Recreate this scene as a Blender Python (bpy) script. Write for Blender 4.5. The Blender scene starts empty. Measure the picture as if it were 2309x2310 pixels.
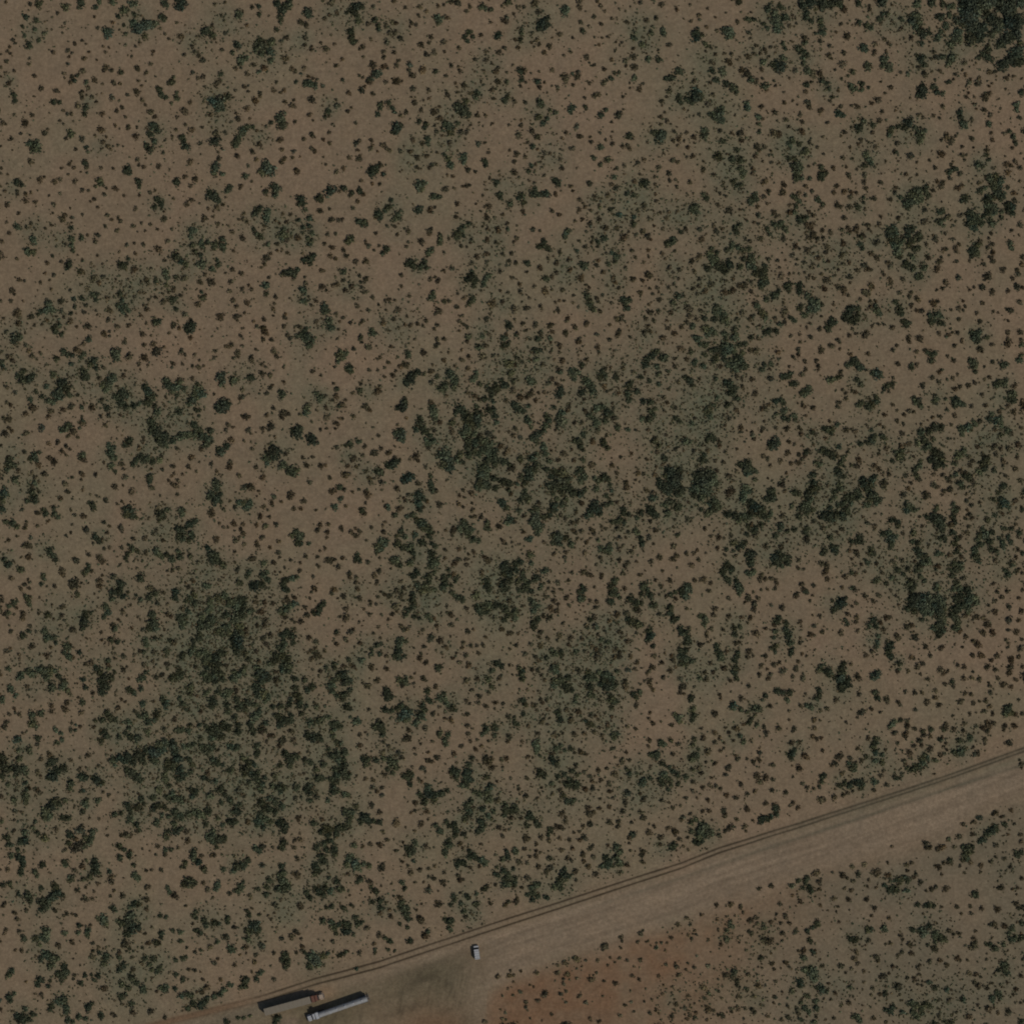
import bpy, bmesh, math
import numpy as np
from mathutils import Vector, Matrix

# ---------------------------------------------------------------- survey data
# One block per 385 px square of the air photograph (T column row). Lists of plants: x y radius, in units of
# 1.994 photo pixels.  G = green shrubs, B = brown dry bushes, H = patches of thin grass cover.
SURVEY = """
T 0 0
G 44 4 6;75 9 6;29 19 4.5;26 30 3;40 34 4;28 41 3.5;34 51 5.5;41 23 4.5;51 38 3.5;45 46 4;92 4 6;89 9 3;107 9 4.5;112 2 4;127 3 5;141 11 6;150 4 6;134 18 4;152 18 4;123 39 7;123 35 6;156 32 9;167 29 8;150 26 5;174 27 6;164 41 5;142 38 3.5;141 28 3;187 4 6;185 20 6;181 20 4;38 168 6;42 163 6.5;41 170 6;34 162 5;61 116 5;68 116 3.5;15 107 5;17 113 4.5;97 122 5;97 128 4;179 100 5;182 106 5;187 110 4;173 142 6;177 147 5;170 152 5;170 168 6;174 160 5;166 165 4;145 191 6;98 167 3.5;100 172 3;97 184 5
B 65 14 3.5;60 20 2.5;72 26 3;71 37 2.5;60 60 4;77 57 4;78 64 3;82 60 3;86 49 3.5;94 46 3;97 50 2.5;77 47 2;95 66 4;101 58 3;77 73 3.5;34 66 3;34 72 4;39 85 4;15 45 3.5;18 49 3;11 53 3.5;9 58 3;12 61 3;1 61 2.5;7 69 4;1 77 3;7 82 3;2 86 2.5;16 80 3;10 94 4.5;47 100 4.5;64 103 4.5;55 56 2;16 130 3;37 130 4;30 139 6;3 139 4.5;7 140 3;68 136 3;71 140 2.5;50 150 5;54 146 3;24 151 3;35 153 2.5;13 157 4;75 157 3.5;35 182 5;78 185 4;72 125 3;76 128 3;78 130 2;81 93 4;72 83 3.5;73 88 2.5;94 80 5;119 59 3;117 53 3;123 54 2.5;110 68 2.5;120 77 5;126 79 4;117 79 4;156 77 5;165 81 4;171 73 4;149 64 3;174 58 3.5;173 63 2.5;142 51 3;153 52 3;158 48 3;182 33 3;187 38 3;191 43 3;107 20 3;110 31 3.5;128 26 3.5;7 2 3;35 5 4;101 100 4;117 95 2.5;129 94 4.5;137 94 3.5;105 110 4;110 115 3;94 110 4;127 110 5;116 106 2;110 106 2;145 107 3.5;155 104 5.5;160 97 3;161 113 4;165 119 3;136 114 2.5;116 129 4.5;132 125 4;138 121 4;143 132 3;170 127 5.5;176 132 4;114 146 6;108 153 3;120 154 3;130 142 3.5;145 144 4.5;155 144 3;135 146 2;154 154 5.5;93 157 5;118 160 4;122 165 4;125 169 3;134 163 3;115 168 2.5;184 173 3.5;156 181 4;157 187 3;163 188 4;98 190 4;114 190 3.5;127 190 3;180 188 4.5;166 179 2;70 190 3;2 191 3;92 194 2;14 170 2;39 109 2.5;1 166 2.5
H 38 35 20;155 25 25;10 90 12;175 150 18;100 115 12;115 165 14
T 1 0
G 12 6 7;11 2 8;120 4 6;133 4 7;126 12 7;124 20 5;124 26 3;120 33 4;40 36 7;46 40 5;41 33 5;77 16 6.5;99 16 4;100 8 4;155 13 7;155 18 5;103 52 8;113 48 6;101 45 5;112 58 7;102 61 5;96 54 5;75 51 6;71 59 4;81 69 6.5;85 65 4;113 69 5;55 117 9;64 108 6;49 116 7;56 122 6;124 134 8;126 142 7;113 138 4;49 160 7.5;75 158 6;73 164 5.5;81 151 6;86 144 5;82 146 5;94 144 4;12 155 5;17 165 6;15 160 4;158 94 6;152 96 5;162 96 5;177 126 5;175 133 3.5;106 188 8;110 192 8;50 190 7;7 110 5;8 104 3;1 118 3
B 61 3 3;92 9 4;57 17 3.5;62 23 3;86 29 3.5;48 28 3.5;62 37 4;7 26 3;16 29 2;11 42 5.5;30 42 3;24 53 4;28 58 4;32 62 4;36 67 4;35 70 4;16 62 3.5;58 57 4;50 44 3;51 48 2;131 43 4.5;125 47 4;147 26 5;153 28 5;151 42 4;152 50 3.5;159 57 3.5;160 52 2.5;169 48 3;175 55 5.5;186 50 3;175 21 4;180 17 3.5;188 15 4;182 1 5;179 4 3;181 40 2.5;187 74 4;129 66 5.5;129 71 3;137 78 4.5;141 81 4;151 77 4;94 73 4.5;106 77 5.5;73 77 4;79 77 3;78 73 4;50 5 3.5;53 94 6;40 98 3;15 126 6.5;22 116 4;7 133 3.5;17 141 3.5;25 147 5;45 131 4.5;73 102 3.5;83 98 4;88 104 3;88 97 2.5;100 105 4;96 114 6;101 109 3.5;87 123 5;75 134 5;75 129 3;90 134 2.5;116 102 4.5;129 102 4;124 105 3;120 93 3.5;138 120 5;139 114 3;129 115 4;160 113 6;171 98 4;157 129 4.5;189 120 5;188 113 3;162 137 2.5;141 138 3.5;108 143 3.5;103 148 2.5;97 148 3;183 139 3;178 131 3;51 150 5.5;62 149 4;36 144 3;5 148 3.5;2 155 3;34 162 4;58 168 3;54 172 3;55 180 4.5;23 183 5;76 176 4.5;93 172 4.5;99 163 5;98 180 4;125 158 5;126 170 4;128 180 4.5;124 184 4;138 171 4;138 179 3.5;150 157 4;160 153 5;180 150 3.5;173 159 3.5;180 161 4;159 168 4;163 171 4;175 186 3;173 178 2.5;146 176 2;88 189 3.5;142 192 4;185 142 2
H 60 25 25;105 55 28;25 50 20;150 45 18;55 140 25;50 110 20;185 15 20;180 120 15;100 155 16
T 2 0
G 16 8 7;23 8 5;14 14 6;7 15 3.5;19 24 5;19 19 4;10 36 5.5;11 43 5.5;12 49 4;16 47 3;38 23 5;42 28 4;42 34 4;110 21 6;106 20 4;110 27 4;158 8 5;164 9 4;168 12 4;189 3 5.5;145 36 4.5;140 42 4;148 42 4;142 47 4;177 42 5.5;177 37 3;134 122 8;138 127 7;130 119 5;141 115 5;145 129 4;120 144 7;124 150 5;116 141 5;131 140 4;153 106 5;152 112 4.5;42 128 4.5;43 118 4.5;54 118 5;58 122 4;60 127 3.5;45 122 4;88 136 4.5;94 140 4;95 144 4;62 145 7;60 150 5;67 142 4;97 157 5;98 163 4;120 180 5;123 186 5.5;117 175 3.5;125 189 4;138 178 6;138 183 5;185 114 5;188 110 4;35 191 6;40 190 4;162 182 5;163 187 4
B 59 2 4;37 8 4;73 8 3.5;89 8 4.5;110 7 3.5;116 5 3;123 3 4;131 2 6;145 7 4;141 12 4;87 17 3.5;96 13 3.5;118 18 3;120 20 4;30 27 4;50 31 3.5;57 25 4.5;62 26 4;55 37 5;61 38 4;62 34 3;80 26 4;85 28 3.5;77 31 2.5;68 43 4.5;51 48 5;33 44 3.5;25 53 5;20 56 3;48 58 4;48 65 4;48 76 5;52 78 3;59 60 4;1 68 3.5;25 64 3;35 74 6;35 71 4;62 74 4.5;65 68 3.5;77 72 5;76 79 4;92 79 6;91 51 5;99 48 3.5;102 41 4;96 61 5;104 61 5;116 47 5;134 54 4;158 40 4;185 24 6;187 20 4;169 25 3;149 67 3.5;124 74 4;133 75 3;133 80 4;176 60 4;178 59 3;184 54 4;163 59 3.5;164 68 4;177 77 3.5;171 72 2.5;181 7 3;117 59 3;160 80 3;187 81 3;49 92 4;9 105 4.5;23 102 5.5;27 98 3;36 106 4;7 127 4;12 122 3;16 139 3.5;81 102 5;99 102 4;99 112 3;93 114 2.5;81 115 5;79 110 2.5;120 107 4;119 103 3;131 104 3.5;145 105 4;170 102 4.5;178 93 5;129 94 3;138 97 5;105 126 6;110 121 3;90 124 4;73 127 4;68 130 4;111 134 4.5;154 131 4.5;163 131 3.5;105 143 3;107 149 4.5;135 150 5;142 148 4;114 154 3;81 158 4.5;92 163 4;122 162 4.5;154 163 4.5;163 162 3;33 159 4;16 162 4.5;21 159 4;33 168 4.5;36 165 3;20 170 3.5;47 164 5;50 168 4;54 170 4;66 171 4;77 172 4;9 178 4;20 180 5;21 176 3;44 187 5;85 178 4.5;96 176 4;85 189 4;102 187 4;107 186 3.5;98 190 4;108 172 3;167 173 3.5;146 142 2.5;171 140 3;189 141 3;143 192 5;191 170 3;2 191 4;172 112 3;41 172 2.5
H 15 20 25;60 35 20;165 70 22;125 130 28;185 105 20;120 165 20;150 100 20;80 175 25
T 3 0
G 59 14 6.5;60 9 5;39 21 4.5;34 27 7;30 32 4.5;40 29 5;9 80 6;10 33 3.5;11 37 4;9 46 4;79 36 4.5;138 43 4.5;146 50 5;139 36 3;156 37 4;171 38 5;170 33 3.5;153 67 5;165 68 5;189 80 6;31 115 6;29 133 5;35 140 4.5;40 134 4;33 120 3.5;68 122 5.5;66 127 4;44 125 3.5;48 127 4;100 130 5;105 126 4;83 121 4;166 154 8;160 150 5;170 150 5;132 154 6;188 109 5;190 116 4;99 166 5;23 165 4.5;29 155 4.5;92 178 4;99 187 4;22 187 4;108 182 5
B 2 16 3;6 8 4.5;13 8 3.5;26 2 6;31 12 5;76 8 5;83 13 2;97 2 4;100 8 4;104 12 3;94 20 4;100 27 4;121 10 2.5;133 7 2;144 3 4;168 6 5;186 11 4;112 20 3;77 26 4;86 29 2.5;129 24 3.5;151 24 4.5;162 21 4.5;159 29 3;23 38 3.5;54 39 4.5;68 42 3;108 42 3;101 43 2.5;92 42 2.5;3 45 3.5;28 45 4;31 50 3.5;42 52 5;36 60 4.5;25 53 2.5;6 54 4;66 59 3.5;58 63 3;98 51 3;84 64 5;87 72 3;93 75 3.5;112 67 4;127 68 4.5;128 75 3;137 65 5;138 76 5.5;136 54 3.5;124 48 3;117 48 2.5;117 57 2.5;178 51 4.5;165 57 2.5;104 78 4;1 73 3;15 79 5;45 80 4;75 81 3.5;22 48 3;9 97 3.5;31 98 4;36 94 3;51 98 3.5;51 101 3;69 96 3.5;104 94 5.5;93 108 5;98 108 4;82 111 3;124 110 3;129 106 2;132 95 2.5;133 99 2.5;144 100 5;148 95 3;177 103 5;169 113 4.5;175 110 3;2 115 4;14 116 4;10 142 4;10 136 2.5;7 152 6;73 143 4.5;61 150 4;56 156 3;77 154 5;89 161 4;88 156 3;99 150 3;113 138 3;119 130 6;113 149 2.5;112 155 2.5;106 158 3;113 163 4;124 166 4;130 164 3.5;133 169 4;167 133 4;172 128 3;175 137 4;168 142 3.5;183 149 3.5;182 159 4;188 157 5;187 165 3;22 148 5;16 161 3.5;28 168 3;37 172 4.5;43 174 3;4 174 5;14 178 4;2 183 4;68 169 4.5;54 169 2.5;58 171 2;55 180 4;56 191 4;26 186 3;32 183 2.5;118 190 4;127 187 4;142 184 4;149 181 4;181 181 4.5;187 184 4;165 189 4.5;171 173 2.5;153 161 3;125 123 2.5;178 123 2.5;95 51 2
H 30 20 20;30 128 22;10 40 20;150 45 25;165 155 22;140 30 20;185 110 16;40 175 28
T 4 0
G 62 2 5;14 37 6;14 43 6;20 40 4;25 49 4;28 52 3;50 36 7.5;52 41 5.5;46 34 4;73 21 4.5;78 21 4;96 9 6;109 8 5;104 15 6;104 22 7;108 28 6;115 20 6;91 27 4;95 32 4;106 34 6;140 15 5;138 20 5;145 24 4;135 5 7;145 3 7;157 3 8;167 4 7;174 3 6;178 6 5;149 10 3;155 23 5;155 28 4.5;157 36 6;151 37 3;130 55 6;137 49 4;137 58 5;136 66 4;136 72 4;142 80 6;140 62 4;108 75 8;114 66 5;104 74 6;112 80 4;90 71 5;44 81 6;33 80 5;113 50 4;116 55 3.5;13 103 7;12 109 8;6 112 5;19 109 6;10 117 4;40 131 8;43 125 6;34 131 6;44 136 5;30 130 4;24 147 5.5;24 153 6;44 160 5;48 95 5;37 92 5;57 100 6;60 104 4;71 117 4;72 122 5.5;92 97 6;140 97 5;85 133 5;86 140 3.5;86 148 3.5;176 129 6;181 131 4;163 94 4;165 101 4;168 110 3.5;189 97 5;191 102 4;119 163 4.5;123 158 5;132 163 4;138 171 6;128 187 7;126 180 4;132 189 6;61 170 4.5;55 180 5.5;64 181 6;40 176 6;33 178 3;120 180 4;155 190 5;65 191 5
B 61 3 3;7 5 3;27 10 3;17 17 4;18 22 3;9 23 3;1 21 2;36 20 2.5;27 30 3.5;38 34 3.5;61 25 4;48 14 2.5;77 14 2.5;124 17 3;119 10 3;120 29 4;128 26 2.5;74 37 4;76 43 3;137 42 5.5;122 47 2.5;154 46 4;182 10 6;178 27 3.5;185 28 2.5;186 40 6;173 16 3;172 36 3;166 52 3.5;181 59 4.5;166 63 4.5;168 67 3;180 73 6;172 78 3;82 51 3.5;79 55 3;98 54 3.5;92 55 4;104 54 2;25 57 3;32 55 3;36 61 3.5;47 60 3;54 61 3.5;50 69 5.5;53 72 3.5;30 69 4;35 72 3.5;62 68 2.5;73 64 5;80 61 4;87 61 3.5;97 64 2.5;104 61 2.5;88 79 4;66 79 5;127 80 4.5;116 78 3;191 28 2;57 97 5;30 94 3.5;34 106 4;28 117 5;18 129 3.5;1 123 3;0 98 2;88 121 4.5;94 102 3.5;104 97 3;104 127 5;116 136 4.5;119 143 3.5;106 137 2.5;114 104 2.5;115 116 4;124 114 2.5;130 110 2.5;129 119 2.5;139 103 4;141 117 5.5;142 121 5;134 130 4;134 138 4;154 126 5;157 124 3;163 138 3.5;175 102 3;171 119 2;179 120 4;166 114 3;103 150 6;109 150 4;107 154 4;90 134 3.5;134 148 5;137 151 3;144 160 3.5;158 155 3;182 149 4;179 153 3;190 145 3;151 166 3.5;188 167 3;191 119 3;64 150 6;54 151 3.5;65 159 4;77 156 2;42 148 4;4 150 3.5;12 155 4.5;1 159 2.5;5 167 4;11 177 4.5;4 178 3;18 175 2;83 166 5.5;92 166 4.5;86 171 3;100 171 3;49 174 2.5;80 177 4;101 184 3.5;98 176 3;108 184 2.5;90 183 2.5;23 192 4;79 191 4;158 175 3;180 179 4;191 180 3;184 189 3;170 190 4;142 188 3;75 186 3;60 131 2.5;24 183 3
H 100 20 30;150 12 32;110 70 22;140 65 18;12 108 25;55 180 35;125 175 25;30 70 25;80 60 20;40 130 25;120 160 25;165 100 16
T 5 0
G 6 4 5;32 3 7;72 4 6;88 2 5;71 18 7;66 23 7;73 25 6;70 31 5;75 36 5;28 21 5;32 16 4;37 16 4;54 20 4;94 22 4;14 29 5;10 54 6.5;15 57 4;6 25 4.5;18 31 5;34 68 6.5;38 74 7;41 77 4;32 74 4;16 75 6;102 7 6;108 3 6;113 9 7;120 5 8;130 4 9;140 8 9;150 4 9;160 6 9;170 4 10;180 6 10;188 4 9;106 20 7;105 28 7;103 36 5;111 20 8;120 15 9;130 14 9;140 18 10;150 14 9;158 20 8;168 14 10;178 14 10;187 17 9;114 28 9;124 26 9;134 28 9;144 28 9;154 27 8;165 28 9;175 28 10;187 28 10;114 38 8;122 38 9;132 38 10;142 36 8;152 36 8;162 33 7;173 38 8;184 38 10;120 46 6;132 47 8;142 45 7;148 53 7;146 58 5;152 60 4;166 48 6;172 48 7;182 48 9;189 52 7;178 60 7;186 60 8;182 68 7;190 68 6;165 72 7;174 73 6;187 74 5;140 68 5;150 66 4;156 71 5;110 54 5.5;111 69 5.5;106 62 4;116 62 4;76 66 6;80 74 5;72 64 3.5;81 36 5;86 42 5.5;82 44 4;96 44 5;105 44 3.5;76 50 4;9 96 5;9 102 4;2 100 4;16 99 3;78 98 5;77 104 7.5;73 107 5;89 99 5;94 103 5;101 106 4;62 139 7;57 143 5;69 145 4;75 150 6;75 156 6;81 147 3.5;73 161 3.5;45 145 4;42 149 5;40 153 4;50 142 4;10 137 4.5;8 142 4;22 142 4.5;6 147 5;2 145 4;48 172 4;14 174 5;16 180 5;19 186 5;12 188 5;120 127 5;121 133 5;123 140 6;127 142 4;188 106 5;184 117 5;184 124 4;153 140 5;176 149 4;180 155 4.5;183 162 4;150 176 4;153 180 3.5;140 186 5.5;145 188 4;114 191 5
B 18 11 4;44 23 3;54 31 3.5;18 6 3;3 27 4;65 43 4.5;94 30 2.5;101 36 3;35 45 4;40 49 4;41 52 3;38 57 3;25 49 4;24 58 4;22 62 3;17 75 5;12 74 3;73 76 4;94 65 5;91 59 4;88 66 3.5;98 63 3;97 80 3.5;89 80 3;125 71 4.5;123 79 3;126 84 3.5;115 85 3.5;113 90 3;154 80 5;161 81 4;172 88 4.5;175 86 2.5;181 86 3;190 88 2.5;140 94 5.5;141 89 4;130 94 4.5;132 90 3;127 98 2.5;157 94 2.5;153 98 3;172 101 2.5;129 106 3;127 110 3.5;136 110 3;149 109 6.5;153 106 4;136 116 2.5;147 124 4.5;139 123 2.5;166 122 2.5;155 130 4.5;134 134 3.5;187 133 4;42 98 4;31 93 2.5;35 105 3;27 112 5.5;20 118 4;47 125 2.5;47 121 2;32 126 4;29 137 4.5;64 111 2.5;100 119 4.5;98 134 3;91 131 3.5;74 130 4;78 133 3;6 122 4;2 118 3;22 151 4;8 158 4;17 161 3;5 163 3.5;25 165 4;64 177 5.5;100 175 6;36 182 3;72 183 3;98 158 3.5;93 190 4;86 182 3;50 162 4.5;46 170 3;25 188 3;3 191 3;39 152 3;116 153 3;133 157 4.5;123 165 3.5;135 167 2.5;155 150 3.5;157 158 4;171 151 4;179 168 3.5;150 170 4.5;122 175 4.5;127 175 2.5;125 181 3;182 183 4;173 185 5;178 187 4;190 173 2.5;189 190 4;158 190 3;44 6 3;60 48 2
H 150 30 60;60 25 25;75 70 22;110 60 20;65 150 30;10 145 20;15 180 25;125 132 16;145 185 18;35 20 25
T 0 1
G 19 13 5.5;24 16 4;113 11 5;115 15 4.5;109 17 3;157 13 5;158 19 4;143 0 6;178 33 5.5;183 37 5;175 41 4.5;37 77 6;30 90 5;37 92 5;32 94 4;20 64 5.5;55 150 6;53 157 6;60 157 5;47 158 4.5;44 163 3.5;79 106 6;76 110 4;93 76 4.5;81 77 5;81 65 4;82 85 4;136 108 6;140 107 5;146 100 3.5;144 105 3;187 117 5;189 122 4;176 171 6;180 169 4;62 177 5;67 174 4;62 182 5;70 185 4;18 190 7;23 188 5;106 141 4.5;110 139 3.5;108 146 4;136 140 4.5;138 147 4;132 151 4;137 156 5;139 160 4;146 157 4.5;142 154 4;93 144 4;60 97 3;177 125 4;188 129 4;100 190 5
B 2 3 3;8 5 2.5;46 10 5;50 7 3;62 12 5;68 9 4;77 5 3;6 23 3.5;20 23 3;20 27 3.5;29 27 4;36 25 3;56 27 2.5;68 25 3;29 35 5;40 36 4;9 39 4.5;60 39 4;80 42 2.5;21 49 3.5;60 48 2.5;71 54 5;74 50 4;67 54 3;8 58 3;36 60 3.5;31 64 3.5;11 70 4;2 80 4;52 65 3;58 62 3;74 83 3;19 100 3.5;69 102 3.5;53 105 4;51 116 3;61 118 4;56 124 2.5;46 127 3.5;22 123 4;28 124 3;18 121 2;14 135 5;17 139 3;59 134 3;12 147 4;1 148 3.5;26 148 2.5;69 148 5;20 160 7;16 163 3;36 165 5;39 175 3.5;20 173 5;4 167 3;48 173 3;54 169 3.5;64 166 2.5;73 166 3;79 170 5;7 182 4;30 184 2.5;70 158 4;79 134 3;98 2 3;94 22 4;101 22 3;131 20 5;121 20 3;118 27 4;107 33 4;102 35 2.5;140 27 3;159 28 3;170 24 4;176 22 3;154 43 4;186 46 2.5;187 56 5;110 41 3;122 49 4;126 55 3.5;134 53 3.5;136 58 4;119 63 3.5;132 67 4;151 63 4;160 59 3;170 61 3.5;178 66 3;155 69 2;165 69 2.5;110 73 4.5;108 80 4.5;100 73 3;145 84 3.5;153 81 3;162 84 4;179 88 6;154 94 3.5;190 78 4;135 93 2.5;110 95 2.5;187 100 3.5;191 97 3;104 105 3;117 106 2.5;153 111 5.5;93 114 5.5;106 122 6;112 127 4;117 120 4;122 123 2.5;132 123 2.5;145 122 3;170 110 2.5;165 123 4.5;167 127 4;160 126 3;99 132 4;122 144 4;98 152 4;94 160 4;110 158 2.5;110 164 2.5;124 158 5;124 168 4;100 176 5.5;96 177 3;133 176 4.5;146 174 4;143 165 3;151 143 3;158 137 3.5;164 138 3;149 132 3;165 156 4.5;163 153 3;168 146 3;176 143 3.5;185 148 5;185 138 2.5;160 164 3.5;166 173 3;161 185 5;171 186 2.5;191 185 3;119 186 5;124 182 3;124 187 3;142 191 3;110 178 2;190 137 3;191 146 3
H 70 80 18;40 70 20;110 130 30;140 150 25;60 165 25;15 20 15;180 40 15;180 125 25;15 180 20;150 125 25
T 1 1
G 6 12 6;50 3 5;58 4 4;84 6 5;104 1 6;47 29 8;54 33 4;44 26 5;67 20 5;64 23 4;118 20 7;119 26 5;108 24 5;146 31 6;150 36 5;145 39 4;152 44 4;181 22 7.5;168 29 6;170 33 4;24 68 6;22 74 4;34 81 4.5;42 81 4;36 86 4;57 77 5;58 84 6;60 90 4;50 85 6;24 85 5;27 91 4;33 95 4;35 105 7;6 97 7;12 103 5;16 107 5;48 112 4;54 106 4.5;53 101 3.5;47 110 4;98 45 5;95 50 5;110 47 6;107 54 6;101 43 4;93 65 4;102 75 5;98 71 4;124 72 6;127 66 4;131 73 5;126 77 4;110 83 4;158 80 5;160 71 4.5;157 84 4;156 77 4;145 57 4;150 65 4;149 70 3;155 55 5;157 62 4;156 101 7;160 97 5;151 102 4;135 115 7;140 119 5;127 116 4.5;144 112 4;107 131 6;108 139 4;150 136 6;150 147 5;152 151 3;149 149 3;21 176 8;18 179 5;25 174 5;3 147 6;4 156 4;5 121 4;35 143 5;34 137 3;179 170 6;182 178 6;173 155 6;177 159 4.5;172 160 4;149 186 6;155 188 6;152 181 4;160 192 5;143 186 4
B 16 6 4;28 9 5.5;22 18 4;80 17 4;79 19 3;111 4 4;143 1 5;187 2 4;92 13 2.5;3 31 3;18 37 5;23 33 4;43 42 3.5;52 42 5;59 38 3.5;38 53 5;37 57 3;32 37 2.5;48 52 2.5;54 60 4;83 48 3.5;82 54 4;85 58 3.5;78 55 3;1 66 3;70 69 4;66 64 2.5;81 76 5;126 49 3.5;136 49 3.5;131 58 3.5;123 59 3;106 63 3.5;118 57 3;131 77 5;136 75 3;144 76 5;121 84 4;120 90 3;132 93 3.5;149 93 2.5;169 46 5;180 43 3;182 56 5;190 55 4;178 72 4;187 71 3.5;174 83 3.5;183 87 4.5;180 96 4.5;187 99 4;191 24 3;71 91 3.5;108 99 6;113 94 3.5;107 105 4;70 111 4.5;80 116 4.5;62 115 2.5;103 110 3;111 122 3.5;171 113 4.5;152 120 3;152 127 4;188 128 5;183 130 3;171 131 5;175 135 3;192 112 3;67 126 4;69 124 3;45 126 6;49 127 4;33 126 4.5;16 122 6;40 118 4;4 135 4.5;17 134 3;11 141 4;31 151 5;66 136 4;81 134 4;92 134 4;89 129 3;71 146 4.5;87 149 5;118 143 4;135 145 2.5;116 156 4;116 151 3;74 154 4;74 165 5;75 169 3;84 161 3;56 164 6;58 168 4;80 165 3;16 162 5;2 174 5;10 178 4;23 189 4;93 170 3;105 168 4;117 165 2.5;130 162 3;128 166 4;104 178 5;106 182 6;98 176 4;81 178 3;80 187 3.5;129 177 4;132 186 4;135 189 4;146 176 4.5;165 147 3.5;160 152 3.5;187 162 3.5;164 172 4;190 180 3;191 171 3;105 191 4;115 191 4;189 190 3;157 142 2.5;40 140 3;6 188 2
H 35 90 35;105 60 30;130 70 25;155 75 20;15 110 20;155 185 25;150 143 15;180 175 15;5 150 15;25 70 15;50 30 15
T 2 1
G 34 3 6;39 1 5;48 3 4;86 16 7;93 14 5;90 20 5;104 29 5.5;110 30 4;42 49 6;40 52 4;44 54 4;53 41 5;57 34 4;49 44 3.5;63 49 5;60 54 5;66 53 4;68 47 3;17 56 5;26 58 5;28 61 4;24 63 3;77 102 5;80 107 6;88 109 5;94 104 5.5;97 109 4;74 106 4;130 72 6;135 68 5;139 63 4.5;144 60 4;138 73 3.5;131 75 4;110 77 5;111 82 4;112 72 3;100 91 5;98 94 4;103 88 3;147 120 7;151 123 5;142 123 4;140 122 3;146 115 3.5;162 122 4.5;165 119 4;160 129 4.5;149 130 4;169 118 3;9 78 6;6 82 4;11 75 4;50 89 6;47 93 4;148 146 6;144 148 4;103 142 6;103 138 4;86 45 6;178 26 5;180 31 4;175 13 4.5;173 16 3;2 21 5;20 23 5;13 25 4;36 184 5.5;33 181 4;22 188 4.5;189 174 6;188 67 3.5;143 187 5;159 187 4;116 148 4;3 113 5;183 190 5;191 37 5
B 23 11 3.5;35 14 3;43 15 3.5;17 35 4;12 42 4;11 28 4;25 26 4;1 55 3.5;117 22 5.5;126 7 3.5;119 4 3;151 2 3.5;141 17 4;137 18 3;145 16 3;128 19 3;168 9 3;160 29 3;149 25 2;131 38 4.5;166 40 5;163 41 3;164 54 4.5;163 50 3;182 50 3.5;152 38 2.5;129 53 4;99 44 5;106 41 3;103 47 3;100 68 5;100 72 4;75 69 4.5;72 66 2.5;60 62 3.5;52 62 3;39 71 3.5;63 73 3.5;90 80 5.5;74 85 3.5;75 80 3;28 80 3;31 85 4;27 84 2.5;37 90 3;42 85 3;3 90 4;6 97 4.5;16 103 5;28 103 5;24 103 3;67 119 4;69 131 3.5;116 112 3.5;124 111 4;100 122 4;109 124 4.5;106 121 3;3 124 4;4 136 4.5;12 130 5;22 118 3.5;28 122 4.5;21 127 3.5;24 131 4;28 137 4;35 143 4;17 153 4.5;31 158 4;54 145 4;49 146 3;61 146 3;54 149 3;42 152 3;51 158 3;64 157 5;60 168 4;47 168 3;48 173 4.5;75 165 3;75 142 3.5;2 167 3.5;11 173 3.5;24 170 4;21 173 3;78 174 4;73 174 3.5;87 173 4;95 170 4;92 176 3.5;108 174 4;105 179 3.5;110 158 6;107 162 3;131 154 4;136 164 3.5;133 171 4;138 174 3.5;142 177 4;133 182 3;122 148 4;131 139 3;138 144 4;171 151 6;173 146 3;169 154 4;182 149 4;165 168 5;168 163 3;167 185 4;142 192 4;108 191 4;116 190 4;187 184 3.5;164 78 4;175 79 4;147 78 4;145 81 3;142 86 2.5;136 85 3.5;165 94 4.5;153 98 4.5;163 104 3.5;147 105 4;182 95 4;191 93 4;186 107 3;179 114 4;190 102 4;177 67 5;166 66 3.5;187 60 3.5;188 138 3.5;158 136 3;180 136 3;83 190 2.5;52 181 3;191 121 3;65 176 3;115 92 3;121 77 3;80 38 2
H 55 45 20;140 70 22;150 125 25;175 65 22;180 20 20;10 130 20;60 175 35;170 95 25;85 110 15;160 185 20;185 150 20
T 3 1
G 24 26 6.5;29 27 5;39 27 6;35 26 4;10 26 4.5;7 31 4.5;11 36 4;48 10 5;51 15 5.5;26 21 3.5;19 1 4;150 14 6;147 16 4;137 60 5;138 52 4;122 50 4.5;103 77 5.5;97 80 4;118 97 5;116 102 4;110 106 4;113 94 3.5;36 81 5;35 86 5;41 88 5;30 86 4;179 80 6;175 83 5;182 77 4.5;59 75 4.5;63 67 4.5;61 71 4;129 149 6;130 154 5;126 146 5;133 146 4;84 141 5;86 147 4.5;87 152 4.5;91 158 5;80 107 6;84 107 4;37 122 5;188 142 6;190 69 4;30 191 5;181 149 5;43 190 4;5 186 3.5;16 105 5;72 90 3.5;99 41 3;112 45 4;139 28 4;130 26 4;115 8 4
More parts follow.
